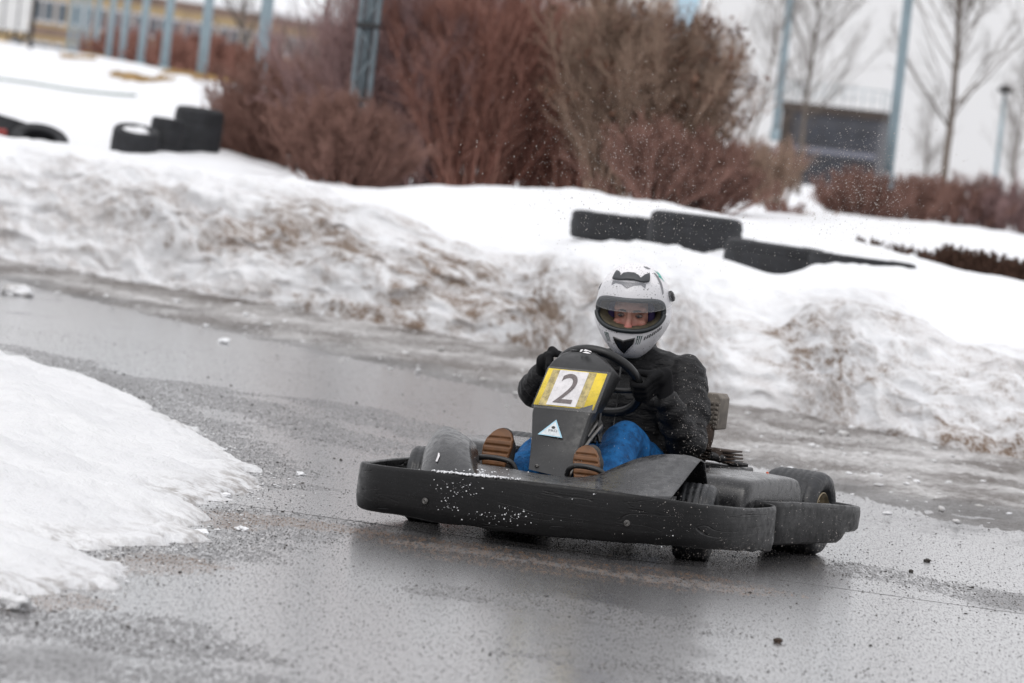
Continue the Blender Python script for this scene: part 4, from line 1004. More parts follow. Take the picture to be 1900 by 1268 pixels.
decal("vent_chevron", [[(-36, 46), (20, 46.5), (30, 45), (27, 38.5), (20, 43), (8, 42), (-3, 37), (-14, 42), (-26, 43), (-33, 39)]], 'h_grey')
decal("chin_vent", [[(-19, -27), (-3, -31), (15, -26), (14, -34), (5, -43), (-3, -50), (-12, -43), (-17, -35)]], 'h_black', .001, .003)
decal("side_stripe", [[(66, 62), (74, 61), (72, 46), (65, 31), (60, 29), (63, 44)], [(48, 75), (70, 75), (76, 69), (58, 69)]], 'h_grey')
decal("star_decal", [[(96, 55), (90, 52), (87, 45), (83, 51), (74, 54), (82, 57), (84, 66), (89, 59), (100, 62)]], 'h_green')
def claw(a0, e0, da, sg, dirn):
    o = []
    for i in range(3):
        a = a0 + dirn * i * da
        o.append([(a, e0), (a + da * .62, e0 + .6), (a + da * .50, e0 - 5), (a + da * .55, e0 - 10 + (i == 1) * -1.2), (a + da * .22, e0 - 11.5), (a + da * .18, e0 - 6)])
    return o
decal("claw_mark", claw(17.5, -24.2, 3.0, 1, 1), 'h_dgreen', cuts=1)
decal("claw_mark", claw(-35, -23.5, 3.0, 1, 1), 'h_dgreen', cuts=1)
lt = []
for i, (a, e) in enumerate(zip(np.linspace(29, 53, 8), np.linspace(-25, -14.5, 8))):
    w = 2.2
    lt += [[(a, e), (a + w, e + .9), (a + w, e - .3), (a, e - 1.2)], [(a, e - 1.6), (a + w, e - .7), (a + w, e - 4.2 + (i % 3)), (a + w * .6, e - 4.4), (a, e - 5.0 + (i % 2))]] if i % 2 else [[(a, e), (a + w * .8, e + .7), (a + w, e - 4.0), (a + w * .5, e - 4.3), (a, e - 4.8)]]
decal("side_lettering", lt, 'print', cuts=1)
for s in (-1, 1):
    pa, pe = math.radians(92 if s > 0 else -116), math.radians(23)
    ppart("visor_pivot", *lathe([(.0001, .010), (.012, .010), (.014, .006), (.018, .007), (.020, .003), (.020, -.006), (.0001, -.006)], HK(hsurf(pa, pe, .006)), HM @ (hsurf(pa, pe) / np.linalg.norm(hsurf(pa, pe))), 24), 'h_black', hel)
# clear visor, raised half way
va, ve = np.radians(np.linspace(-88, 88, 61)), np.linspace(0, 1, 15)
Vv = []
for a in va:
    k_ = abs(a) / math.radians(88); e_lo = math.radians(7 + 9 * k_ ** 2.5); e_hi = math.radians(52 - 22 * k_ ** 1.6)
    for q in ve:
        e = e_lo * (1 - q) + e_hi * q
        Vv.append(HK(hsurf(a, e, .0055 + .013 * (1 - q) * (1 - .5 * k_))))
vis = ppart("visor", Vv, [list(map(int, f)) for f in grid_faces(len(va), len(ve))], 'visor', hel)
ppart("visor_rim", *tube("", [np.array(Vv[i * len(ve)]) for i in range(len(va))], .0016, '', sides=6), 'clear', vis)
# ------------------------------------------------------------------ things behind the bank
_gv = Vt.copy()
def ground_z(x, y):
    i = np.argmin((_gv[:, 0] - x) ** 2 + (_gv[:, 1] - y) ** 2); return float(_gv[i, 2])
def part_at(name, V, F, mat, parent=None, **kw):
    o = part(name, V, F, mat, parent if parent is not None else kart, **kw)
    if parent is None: o.parent = None
    return o
def tree_rng(seed): return np.random.default_rng(seed)

# worn tyres half buried in the snow
def tyre_profile(R, W):
    hw = W / 2
    p = [(R * .56, -hw * .72), (R * .60, -hw * .90), (R * .74, -hw), (R * .88, -hw * .97), (R * .95, -hw * .88), (R * .985, -hw * .76)]
    tr = []
    for g in np.linspace(-.7, .7, 15): tr.append((R * (1 - .012 * g * g) - (.008 if abs((g * 5) % 1.4 - .7) < .12 else 0), g * hw))
    return p + tr + [(r, -h) for r, h in p[::-1]] + [(R * .66, hw * .62), (R * .90, hw * .45), (R * .90, -hw * .45), (R * .66, -hw * .62)]
def tyre(px, py, D, R, W, axis, label, snow=True, grp="worn tyres lining the track"):
    c = at_y(px, py, D); o = empty("tyre", tuple(c)); tag(o, label, "tyre", grp)
    part_at("tyre_body", *lathe(tyre_profile(R, W), (0, 0, 0), axis, 48), 'old_tyre', o)
    if snow:
        ax = Vector(axis).normalized(); up = ax if ax.z > 0 else -ax; V = []
        q = up.to_track_quat('Z', 'Y').to_matrix(); n_ = 24
        for rr, h in ((.001, .02), (.3, .018), (.52, .008), (.6, -.01), (.64, -.04)):
            for j in range(n_):
                a = 2 * math.pi * j / n_; V.append(q @ Vector((rr * R * math.cos(a), rr * R * math.sin(a), W * .42 + h + .012 * math.sin(3 * a + px))))
        part_at("snow_fill", [tuple(v) for v in V], [list(map(int, f)) for f in grid_faces(5, n_, wrap_k=True)], 'snowbit', o)
    return o
tyre(1140, 424, 36.0, .305, .20, (.01, 0, 1), "worn black tyre lying flat in the snow, left end of the row behind the helmet")
tyre(1289, 441, 34.9, .315, .31, (.01, .01, 1), "tallest black tyre of the row, standing proud of the snow behind the helmet")
tyre(1438, 488, 33.6, .335, .25, (.03, 0, 1), "black tyre buried to a wedge in a snow hollow, beside the tallest tyre")
tyre(1600, 492, 32.9, .34, .10, (.02, 0, 1), "black tyre almost covered by snow at the right end of the row")
tyre(72, 270, 46.2, .26, .19, (.10, -.45, .85), "tilted tyre with its open hole showing, near the left edge of the snow", False)
tyre(22, 240, 46.6, .24, .18, (.2, .05, 1), "snow-capped tyre at the left edge, behind the tilted one")
tyre(250, 266, 46.0, .21, .27, (.08, -.25, 1), "squat dark tyre sunk in the snow, left of the stacked pair by the bush")
tyre(307, 255, 46.4, .15, .34, (.05, .02, 1), "narrow dark tyre stack wedged between squat tyre and tall stack", False)
tyre(366, 246, 46.9, .225, .44, (.04, -.03, 1), "tall dark tyre stack half hidden by the brown bush", False)
c = at_y(-8, 247, 46); b_ = part_at("red_barrier", *box((0, 0, 0), (.20, .16, .09)), simple("red_plastic", (.20, .025, .02), .6), None, bev=.03); b_.location = tuple(c)
tag(b_, "small red plastic block cut by the left edge of the picture beside tyres", "barrier block")
# a sagging cable over the far snow
def on_ground(px, py, lift=0.0):
    for D in np.arange(42, 220, .5):
        q = at_y(px, py, D)
        if q[2] < ground_z(q[0], q[1]): break
    q[2] = ground_z(q[0], q[1]) + lift; return q
pts = [on_ground(p, q, .03) for p, q in ((-40, 149), (0, 155), (60, 164), (130, 174), (200, 184), (250, 190))]
o = part_at("cable", *tube("", pts, .013, ''), simple("grey_green_cable", (.30, .36, .34), .6), None); tag(o, "thin grey-green cable running across the far snow slope", "cable")

# winter shrubs
def twig_mat(name, a, b):
    t = NT(name); c = t.mix(t.attr("tint"), a, b); return t.fin(c, 0.8, Specular_IOR_Level=0.15)
TW = {'brown': twig_mat("brown_twigs", (0.145, 0.080, 0.064), (0.36, 0.21, 0.172)), 'mauve': twig_mat("mauve_twigs", (0.18, 0.115, 0.11), (0.43, 0.285, 0.275)),
      'red': twig_mat("red_twigs", (0.185, 0.080, 0.062), (0.40, 0.215, 0.17)), 'tan': twig_mat("tan_twigs", (0.18, 0.125, 0.09), (0.45, 0.32, 0.25)),
      'dark': twig_mat("dark_twigs", (0.05, 0.028, 0.02), (0.13, 0.075, 0.055)), 'grey': twig_mat("grey_bark", (0.095, 0.08, 0.068), (0.20, 0.168, 0.145))}
MAT['tanstem'] = simple("pale_tan_stem", (0.40, 0.26, 0.16), 0.8, 0, .2, 10)
MAT['dryleaf'] = simple("dry_brown_leaf", (0.115, 0.055, 0.034), 0.8, 0, .35, 3)
def with_tint(me, n_lines, per, rng):
    v = np.repeat(rng.random(n_lines), per).astype(np.float32); me.attributes.new("tint", 'FLOAT', 'POINT').data.foreach_set("value", v); return me
def unit(v): return v / (np.linalg.norm(v, axis=-1, keepdims=True) + 1e-9)
def grow(starts, dirs, lens, S, wob, up, rng):
    N = len(starts); L = np.zeros((N, S, 3)); L[:, 0] = starts; d = unit(dirs)
    for s in range(1, S):
        d = unit(d + rng.normal(0, wob, (N, 3)) + np.array([0, 0, up])); L[:, s] = L[:, s - 1] + d * (lens / (S - 1))[:, None]
    return L
def children_of(L, R, n, t0, spread, lf, rng, up=.35):
    N, S, _ = L.shape; idx = rng.integers(0, N, n); t = t0 + (1 - t0) * rng.random(n) ** .8; f = t * (S - 1); i = np.minimum(f.astype(int), S - 2); w = (f - i)[:, None]
    st = L[idx, i] * (1 - w) + L[idx, i + 1] * w; d = unit(L[idx, i + 1] - L[idx, i])
    dd = unit(d + rng.normal(0, spread, (n, 3)) + np.array([0, 0, up * .5])); ln = lf * (0.45 + .75 * rng.random(n)) * (1.15 - .5 * t)
    r = (R[idx, i] * (1 - w[:, 0]) + R[idx, i + 1] * w[:, 0])
    return st, dd, ln, r
def taper(n, S, r0, r1): return np.outer(r0, np.linspace(1, r1, S))
def bush(px, py, D, wpx, hpx, key, label, seed, nst=90, n2=2600, n3=7000, lean=0.0, spread=.75, leaf=0, fat=1.0, name="bare_shrub", grp="leafless shrubs behind the snow bank", zof=-.12):
    rng = tree_rng(seed); c = at_y(px, py, D); k_ = D / FPX; w, h = wpx * k_, hpx * k_
    o = empty(name, (c[0], c[1], c[2] + zof)); tag(o, label, "shrub", grp)
    a = rng.random(nst) * 2 * math.pi; rr = np.sqrt(rng.random(nst)) * w * .26
    st = np.stack([rr * np.cos(a), rr * np.sin(a) * .8, np.zeros(nst)], 1)
    tilt = np.abs(rng.normal(0, spread * .55, nst)).clip(0, 1.25)
    dr = np.stack([np.cos(a) * np.sin(tilt) * w / h * 1.1 + lean, np.sin(a) * np.sin(tilt) * w / h * 1.1, np.cos(tilt)], 1)
    L1 = grow(st, dr, (h * (.72 + .4 * rng.random(nst))), 7, .10, .05, rng); R1 = taper(nst, 7, fat * (.008 + .006 * rng.random(nst)), .35)
    with_tint(o1m := tubes_mesh("branches", L1, R1, 5), nst, 35, rng); link("branches", o1m, TW[key], o)
    s2 = children_of(L1, R1, n2, .18, .38, h * .30, rng); L2 = grow(s2[0], s2[1], s2[2], 4, .12, .06, rng); R2 = taper(n2, 4, np.minimum(s2[3] * .7, .0055 * fat), .45)
    s3 = children_of(L2, R2, n3, .15, .45, h * .15, rng); L3 = grow(s3[0], s3[1], s3[2], 3, .14, .05, rng); R3 = taper(n3, 3, np.full(n3, .0030 * fat), .6)
    V2 = tubes_mesh("a", L2, R2, 3); V3 = tubes_mesh("b", L3, R3, 3)
    def arr(me):
        v = np.empty(len(me.vertices) * 3, np.float32); me.vertices.foreach_get("co", v); f = np.empty(len(me.loops), np.int32); me.loops.foreach_get("vertex_index", f); return v.reshape(-1, 3), f.reshape(-1, 4)
    a2, f2 = arr(V2); a3, f3 = arr(V3); bpy.data.meshes.remove(V2); bpy.data.meshes.remove(V3)
    me = raw_mesh("twigs", np.concatenate([a2, a3]), np.concatenate([f2, f3 + len(a2)]))
    tv = np.concatenate([np.repeat(rng.random(n2), 12), np.repeat(rng.random(n3), 9)]).astype(np.float32)
    me.attributes.new("tint", 'FLOAT', 'POINT').data.foreach_set("value", tv); link("twigs", me, TW[key], o)
    if leaf:
        tip = L2[rng.integers(0, n2, leaf), -1]; clump = tip[:: max(1, leaf // 90)][:90]
        ctr = np.where(rng.random(leaf)[:, None] < .75, clump[rng.integers(0, len(clump), leaf)] + rng.normal(0, .05, (leaf, 3)), tip)
        u = unit(rng.normal(0, 1, (leaf, 3))); v = unit(np.cross(u, rng.normal(0, 1, (leaf, 3)))); sz = (.012 + .018 * rng.random(leaf))[:, None]
        Q = np.stack([ctr - u * sz * 1.6, ctr + v * sz * .7 + np.array([0, 0, .004]), ctr + u * sz * 1.6, ctr - v * sz * .7], 1).reshape(-1, 3)
        link("dry_leaves", raw_mesh("dry_leaves", Q, np.arange(leaf * 4).reshape(-1, 4)), MAT['dryleaf'], o, smooth=False)
    return o
bush(455, 296, 48.5, 190, 120, 'brown', "low dense red-brown shrub next to the tall tyre stack, leftmost of the big thicket", 1, 110, 3400, 9500)
bush(545, 322, 48.0, 270, 205, 'brown', "dense rounded brown shrub in front of the lattice post's left side", 2, 130, 4200, 12000)
bush(636, 342, 43.6, 190, 165, 'brown', "low brown shrub hiding the foot of the lattice post", 3, 110, 4600, 14000, fat=.85)
bush(760, 338, 46.5, 300, 350, 'mauve', "tall grey-mauve shrub right of the lattice post, reaching past the picture's top", 4, 150, 5200, 14000, spread=.62)
bush(750, 325, 52.0, 200, 420, 'mauve', "mauve shrub rising behind the lattice post", 5, 120, 3600, 9000, spread=.5)
bush(868, 340, 46.0, 230, 330, 'red', "reddish-brown shrub in the middle of the thicket between mauve and red shrubs", 6, 120, 4200, 11500, spread=.6)
bush(965, 345, 46.4, 230, 275, 'red', "red-twigged shrub above the hill's highest snow, straight behind the kart's left half", 7, 120, 4200, 11500, spread=.62)
bush(1000, 330, 53.0, 260, 330, 'red', "taller red-twigged shrub standing deeper in the thicket", 8, 110, 3000, 8000, spread=.5)
bush(1085, 350, 46.2, 220, 300, 'red', "dull red shrub between the red-twigged and the leafy shrub", 9, 110, 3600, 10000, spread=.58)
bush(1145, 356, 45.4, 230, 330, 'tan', "tall tan shrub with dead brown leaf clusters at its tips", 10, 110, 3600, 9000, spread=.55, leaf=2600)
bush(1222, 362, 45.0, 150, 290, 'tan', "tan shrub with dead leaf clusters at the right end of the thicket", 11, 90, 2800, 7000, spread=.62, leaf=2200, lean=.06)
bush(1215, 362, 44.2, 180, 140, 'brown', "low brown shrub at the foot of the tan leafy shrubs", 12, 90, 2800, 8000)
bush(1310, 374, 44.6, 120, 125, 'brown', "low bushy brown shrub right of the leafy shrubs, before the bare tree", 13, 80, 2400, 7000)
bush(1428, 362, 56, 130, 110, 'tan', "small sparse shrub on open snow left of the dark cabin", 14, 45, 900, 2400)
bush(1395, 352, 60, 130, 95, 'brown', "brown shrub behind the sparse one, under the left slim pole", 15, 60, 1600, 5000)
bush(1590, 394, 62, 160, 85, 'brown', "rounded brown shrub in front of the dark cabin", 16, 80, 2400, 8000)
bush(1690, 408, 64, 130, 90, 'brown', "brown shrub at the foot of the nearer slim pole", 17, 70, 2200, 7000)
bush(1775, 414, 66, 150, 95, 'brown', "brown shrub under the right bare tree", 18, 70, 2200, 7000)
bush(1870, 432, 66, 150, 100, 'mauve', "purplish shrub at the right edge of the picture", 19, 70, 2200, 7000)
bush(1530, 440, 50, 70, 60, 'tan', "tiny twiggy shrub poking through the snow below the cabin", 20, 30, 500, 1600)
bush(1455, 395, 50, 90, 40, 'brown', "low tuft of brown twigs in the snow above the buried tyre", 21, 40, 600, 1800)
for i, (px, py, w, h) in enumerate(((1770, 500, 90, 44), (1832, 508, 90, 42), (1893, 517, 90, 40), (1950, 524, 90, 40))):
    bush(px, py, 35.2, w, h, 'dark', ["dark low heather-like shrub with snow above it, left one of the strip", "dark low shrub in the middle of the strip at the right edge", "dark low shrub cut by the right edge of the picture", "dark low shrub past the right edge"][i], 30 + i, 60, 1600, 5200, fat=1.0, zof=-.03, grp="dark low shrubs in a strip at the right")
# reddish hedge far left, beneath the pole row
for i, (px, py, w, h, D) in enumerate(((215, 118, 120, 60, 125), (290, 135, 130, 78, 105), (360, 150, 130, 85, 90), (430, 165, 130, 95, 76))):
    bush(px, py, D, w, h, 'red', "dark red shrub of the hedge behind the pole row, " + ["farthest and smallest", "second farthest", "third, with two poles before it", "nearest to the brown thicket"][i], 40 + i, 60, 2000, 6500, fat=2.0, grp="red hedge behind the pole row")
for i, (px, py, w, h) in enumerate(((1612, 452, 70, 16), (1668, 464, 70, 16), (1722, 476, 60, 18))):
    bush(px, py, 37, w, h, 'dark', "thin dark twigs poking through the snow right of the buried tyres, " + ["left", "middle", "right"][i] + " tuft", 60 + i, 30, 500, 1500, fat=.8, zof=-.02, grp="dark low shrubs in a strip at the right")
for i, (px, py, w, h) in enumerate(((330, 150, 170, 110), (520, 190, 200, 150), (610, 220, 200, 190), (215, 112, 110, 80))):
    bush(px, py, 178, w, h, 'mauve', "sparse mauve thicket of thin stems before the cream building, " + ["behind the third pole", "right of the nearest pole", "beside the lattice post", "behind the seventh pole"][i], 70 + i, 40, 420, 1300, fat=1.8, spread=.45, grp="sparse thickets before the cream building")
# one thick tan stem leaning through the leafy shrubs
P_ = [at_y(*q, 45.2) for q in ((1212, 362), (1222, 300), (1240, 225), (1258, 150), (1268, 90))]
o = part_at("bare_sapling", *tube("", P_, [.035, .014], ''), 'tanstem', None); tag(o, "pale tan sapling stem leaning through the leafy shrubs", "sapling")
P_ = [at_y(*q, 49) for q in ((1105, 345), (1118, 200), (1131, 80), (1140, -60))]
o = part_at("bare_sapling", *tube("", P_, [.045, .035], ''), simple("olive_bark", (.085, .07, .035), .85), None); tag(o, "olive-barked young trunk rising above the thicket at the picture's top", "sapling")

# bare trees
def bare_tree(px, py, D, H_, spread, seed, label, fat=1.0, n2=48, n3=330, n4=800):
    rng = tree_rng(seed); c = at_y(px, py, D); o = empty("bare_tree", tuple(c + [0, 0, -.15])); tag(o, label, "tree", "young bare trees at the right")
    L1 = grow(np.zeros((1, 3)), np.array([[0.0, 0, 1]]), np.array([H_]), 12, .035, .05, rng); R1 = taper(1, 12, np.array([.055 * fat]), .18)
    link("trunk", with_tint(tubes_mesh("trunk", L1, R1, 8), 1, 96, rng), TW['grey'], o)
    def br(L, R, n, t0, ang, lf, S, rmin, wob):
        idx = rng.integers(0, len(L), n); S0 = L.shape[1]; t = t0 + (.98 - t0) * rng.random(n); f = t * (S0 - 1); i = np.minimum(f.astype(int), S0 - 2); w = (f - i)[:, None]
        st = L[idx, i] * (1 - w) + L[idx, i + 1] * w; d = unit(L[idx, i + 1] - L[idx, i]); q = unit(np.cross(d, rng.normal(0, 1, (n, 3)))); a = ang * (.7 + .5 * rng.random(n))[:, None]
        dd = d * np.cos(a) + q * np.sin(a); ln = lf * (1.15 - .8 * t) * (.6 + .6 * rng.random(n)); r = np.minimum((R[idx, i]) * .5, .012 * fat)
        LL = grow(st, dd, ln, S, wob, .07, rng); return LL, taper(n, S, np.maximum(r, rmin), .4)
    L2, R2 = br(L1, R1, n2, .16, .75, spread, 7, .007 * fat, .06); L3, R3 = br(L2, R2, n3, .2, .6, spread * .38, 5, .0045 * fat, .08); L4, R4 = br(L3, R3, n4, .2, .6, spread * .17, 3, .003 * fat, .08)
    ms = [tubes_mesh("x", L, R, 4 if k == 0 else 3) for k, (L, R) in enumerate(((L2, R2), (L3, R3), (L4, R4)))]
    A, Fs, tt_, off = [], [], [], 0
    for me, nl in zip(ms, (n2, n3, n4)):
        v = np.empty(len(me.vertices) * 3, np.float32); me.vertices.foreach_get("co", v); f = np.empty(len(me.loops), np.int32); me.loops.foreach_get("vertex_index", f)
        A.append(v.reshape(-1, 3)); Fs.append(f.reshape(-1, 4) + off); off += len(v) // 3; tt_.append(np.repeat(rng.random(nl), len(v) // 3 // nl)); bpy.data.meshes.remove(me)
    me = raw_mesh("crown", np.concatenate(A), np.concatenate(Fs)); me.attributes.new("tint", 'FLOAT', 'POINT').data.foreach_set("value", np.concatenate(tt_).astype(np.float32)); link("crown", me, TW['grey'], o)
bare_tree(1752, 330, 70, 4.4, 1.9, 51, "tall bare tree right of the nearer slim pole, sharpest of the trees", .95)
bare_tree(1482, 345, 84, 4.2, 2.0, 52, "bare tree between the two slim poles, above the dark cabin", .8)
bare_tree(1872, 400, 95, 3.0, 1.2, 53, "slight bare tree by the street lamp at the right edge", .6)
bare_tree(1712, 372, 110, 2.4, 1.0, 54, "smallest bare tree, far away between slim pole and tall tree", .5)
bare_tree(1382, 330, 80, 3.2, 1.5, 55, "bare tree left of both slim poles, beside the thicket's end", .45)
bare_tree(1060, 330, 56, 3.6, 1.3, 56, "bare tree rising out of the thicket behind the red-twigged shrubs", .6)
bare_tree(560, 300, 62, 3.4, 1.2, 57, "bare tree left of the lattice post, before the cream building's roof", .6)
bare_tree(445, 160, 88, 3.2, 1.2, 58, "bare tree before the cream building, between two poles", .8)

# galvanised poles
MAT['galv'] = simple("galvanised_steel", (0.27, 0.345, 0.38), 0.5, 0.25, .12, 3)
pole0 = None
def pole(px, py, D, dia, H_, label, grp, lamp=False, name="steel_pole"):
    c = at_y(px, py, D); o = empty(name, tuple(c + [0, 0, -.1])); tag(o, label, "pole" if not lamp else "street lamp", grp)
    r = dia / 2
    part_at("shaft", *lathe([(.0001, 0), (r, 0), (r * .98, H_ * .5), (r * .86, H_), (.0001, H_)], (0, 0, 0), (0, 0, 1), 20), 'galv', o)
    part_at("base_collar", *lathe([(r * 1.01, 0), (r * 1.35, 0), (r * 1.35, .16), (r * 1.2, .2), (r * 1.01, .2)], (0, 0, 0), (0, 0, 1), 20), 'galv', o)
    if lamp:
        part_at("lamp_head", *lathe([(.0001, H_), (.14, H_ + .02), (.16, H_ + .1), (.05, H_ + .18), (.0001, H_ + .19)], (0, 0, 0), (0, 0, 1), 20), 'dark_metal', o)
    return o
PL = [(480, 157), (372, 148), (303, 129), (259, 121), (224, 117), (199, 112), (173, 109), (154, 105), (140, 102), (126, 98)]
nm = ["nearest and thickest pole of the row, beside the brown thicket", "second nearest pole of the grey row", "third pole of the grey row", "fourth pole of the grey row", "fifth pole of the grey row", "sixth pole of the grey row", "seventh pole of the grey row", "eighth pole of the grey row", "ninth pole, second farthest of the grey row", "farthest and thinnest pole of the grey row"]
for i, (px, py) in enumerate(PL): pole(px, py + 4, 60 + 12 * i, .140, 7.5, nm[i], "galvanised poles in a row at the left")
pole(1438, 250, 83, .125, 8, "slim light-grey pole left of the dark cabin", "slim poles at the right")
pole(1647, 335, 62, .118, 8, "slim light-grey pole right of the dark cabin, the thicker of two", "slim poles at the right")
pole(1845, 345, 105, .09, 1.95, "short street lamp right of the tall bare tree", None, True, "street_lamp")
# lattice post among the shrubs
c = at_y(650, 352, 45.3); o = empty("lattice_post", tuple(c)); tag(o, "blue-grey lattice post with dark brackets standing in the thicket", "post")
v, f = join(*[box((dx, dy, 1.5), (.042, .042, 3.0)) for dx in (-.075, .075) for dy in (-.075, .075)])
MAT['galv_dark'] = simple("weathered_blue_steel", (.15, .185, .205), .6, .2, .25, 6)
part_at("uprights", v, f, 'galv_dark', o)
v, f = join(*[tube("", [(-.075 * s, sy, .2 + .24 * i), (.075 * s, sy, .44 + .24 * i)], .011, '', sides=6) for i in range(11) for s in ((1 if i % 2 else -1),) for sy in (-.08,)])
part_at("bracing", v, f, 'galv_dark', o)
part_at("core", *lathe([(.0001, 0), (.045, 0), (.045, 3), (.0001, 3)], (0, 0, 0), (0, 0, 1), 14), 'galv_dark', o)
for z in (.62, .78, 1.42): part_at("bracket", *box((0, 0, z), (.20, .20, .05)), 'dark_metal', o, bev=.006)

# cream building behind the pole row
MAT['cream'] = simple("cream_render", (0.50, 0.37, 0.20), 0.85, 0, .12, 1.2)
MAT['wframe'] = simple("white_window_frame", (0.62, 0.61, 0.62), 0.5, 0, .06, 3)
MAT['pane'] = simple("dark_window_glass", (0.045, 0.07, 0.09), 0.45, 0, .3, 1)
MAT['brownwall'] = simple("brown_plinth_render", (0.26, 0.18, 0.14), 0.9, 0, .2, 1)
A0, A1 = at_y(20, 0, 195), at_y(700, 0, 231); A0[2] = A1[2] = 0
fx = (A1 - A0); FL_ = np.linalg.norm(fx) / 1.3; fx /= np.linalg.norm(fx); ang_ = math.atan2(fx[1], fx[0])
o = empty("apartment_building", (A0[0], A0[1], .91), (0, 0, ang_)); o.scale = (1.3, 1.3, 1.3); tag(o, "long cream building with white-framed windows and a snowy roof behind the poles", "building")
def bpart(name, c, s, mat, par=None, **kw):
    q = part_at(name, *box(c, s), mat, par if par is not None else o, smooth=False, **kw); return q
bpart("wall", (FL_ / 2, 4, 1.9), (FL_, 8, 3.8), 'cream'); bpart("plinth", (FL_ / 2, -.02, .45), (FL_ - .01, .1, .9), 'brownwall')
bpart("band", (FL_ / 2, -.03, 2.16), (FL_ - .02, .08, .22), 'brownwall')
bpart("eaves_band", (FL_ / 2, -.03, 3.55), (FL_ - .02, .08, .34), 'brownwall')
rfv = [(-.3, -.5, 3.8), (FL_ + .3, -.5, 3.8), (FL_ + .3, 4, 5.2), (-.3, 4, 5.2), (FL_ + .3, 8.5, 3.8), (-.3, 8.5, 3.8), (-.3, -.5, 3.65), (FL_ + .3, -.5, 3.65), (FL_ + .3, 8.5, 3.65), (-.3, 8.5, 3.65)]
rf = part_at("roof", rfv, [[0, 1, 2, 3], [3, 2, 4, 5], [6, 9, 8, 7], [0, 6, 7, 1], [5, 4, 8, 9], [1, 7, 8, 4, 2], [0, 3, 5, 9, 6]], 'snowbit', o, smooth=False)
nW = int(FL_ / 0.95)
for i in range(nW):
    for z, hh_ in ((2.75, .62), (1.5, .62)):
        x = .55 + i * .95 + (.12 if i % 3 == 1 else 0)
        if (i * 7 + int(z * 4)) % 7 == 0: continue
        w_ = part_at("window", *box((x, -.05, z), (.70, .12, hh_ + .1)), 'wframe', o, smooth=False)
        part_at("pane", *join(box((x - .16, -.115, z), (.27, .02, hh_ - .08)), box((x + .16, -.115, z), (.27, .02, hh_ - .08))), 'pane', w_, smooth=False)
# white trailer and dark post, far left
c = at_y(14, 72, 128); o = empty("box_trailer", tuple(c), (0, 0, .1)); tag(o, "white box trailer parked behind the snow slope at the top left corner", "trailer")
part_at("body", *box((-.15, 0, 1.35), (1.25, 2.4, 2.3)), simple("white_paint", (.66, .66, .65), .5, 0, .04, 2), o, bev=.03)
part_at("seam_strip", *join(*[box((x, -1.215, 1.35), (.03, .02, 2.2)) for x in (-.55, -.15, .2)]), 'h_grey', o)
for x in (-.35, .05, .3): part_at("wheel", *lathe(tyre_profile(.17, .16), (x, -1.0, .12), (0, 1, 0), 24), 'old_tyre', o)
c = at_y(55, 96, 118); q = part_at("dark_post", *lathe([(.0001, 0), (.05, 0), (.045, 4), (.0001, 4)], (0, 0, 0), (0, 0, 1), 14), 'dark_metal', None); q.location = tuple(c)
tag(q, "dark thin post between the white trailer and the cream building", "post")
# dark cabin at the right with a railing on its roof
c = at_y(1530, 335, 150); o = empty("dark_cabin", tuple(c + [0, 0, -.2]), (0, 0, math.radians(-12))); tag(o, "dark two-storey cabin with wide windows and a railing on its flat roof", "building")
MAT['cabin_pane'] = simple("dull_dark_glass", (0.03, 0.033, 0.042), .7, 0, .4, 2)
MAT['cabin'] = simple("dark_blue_cladding", (0.055, 0.057, 0.068), 0.6, 0, .25, 2); MAT['cabin_b'] = simple("brown_cladding", (0.050, 0.038, 0.032), 0.8, 0, .2, 2)
part_at("wall", *box((0, 1.4, 1.08), (2.85, 2.8, 2.16)), 'cabin', o, smooth=False)
part_at("fascia", *box((0, 1.35, 2.2), (3.05, 3.0, .26)), 'cabin_b', o, smooth=False)
part_at("side_panel", *box((-1.28, -.04, 1.02), (.30, .10, 2.0)), 'cabin_b', o, smooth=False)
part_at("floor_band", *box((.15, -.05, 1.02), (2.5, .12, .16)), simple("pale_grey_band", (.15, .155, .19), .6), o, smooth=False)
for z in (1.5, .55):
    for x in (-.6, .15, .9):
        w_ = part_at("window", *box((x, -.03, z), (.68, .08, .52)), 'cabin', o, smooth=False); part_at("pane", *box((x, -.075, z), (.60, .02, .44)), 'cabin_pane', w_, smooth=False)
v, f = join(*[box((x, -.02, 2.62), (.025, .025, .58)) for x in np.linspace(-1.4, 1.4, 11)], box((0, -.02, 2.9), (2.9, .03, .03)), box((0, -.02, 2.65), (2.9, .02, .02)), box((-1.42, 1.3, 2.9), (.03, 2.7, .03)), box((1.42, 1.3, 2.9), (.03, 2.7, .03)), *[box((s, y, 2.62), (.025, .025, .58)) for s in (-1.42, 1.42) for y in (.9, 1.8, 2.6)])
part_at("railing", v, f, 'galv', o)
# pale tower behind the thicket
c = at_y(1200, 300, 260); o = empty("pale_tower", tuple(c)); tag(o, "pale beige tower block with a light-blue stripe behind the leafy shrubs", "building")
part_at("wall", *box((-.2, 2, 7), (3.9, 4, 14)), simple("pale_beige_render", (.50, .47, .45), .8, 0, .06, 1), o, smooth=False)
part_at("blue_stripe", *box((1.15, -.06, 7), (1.1, .12, 13.9)), simple("light_blue_panel", (.40, .55, .65), .6, 0, .05, 1), o, smooth=False)
part_at("window_strip", *join(*[box((x, -.02, z), (.5, .06, .7)) for x in (-1.5, -.6) for z in np.arange(1, 13.5, 1.5)]), 'pane', o, smooth=False)
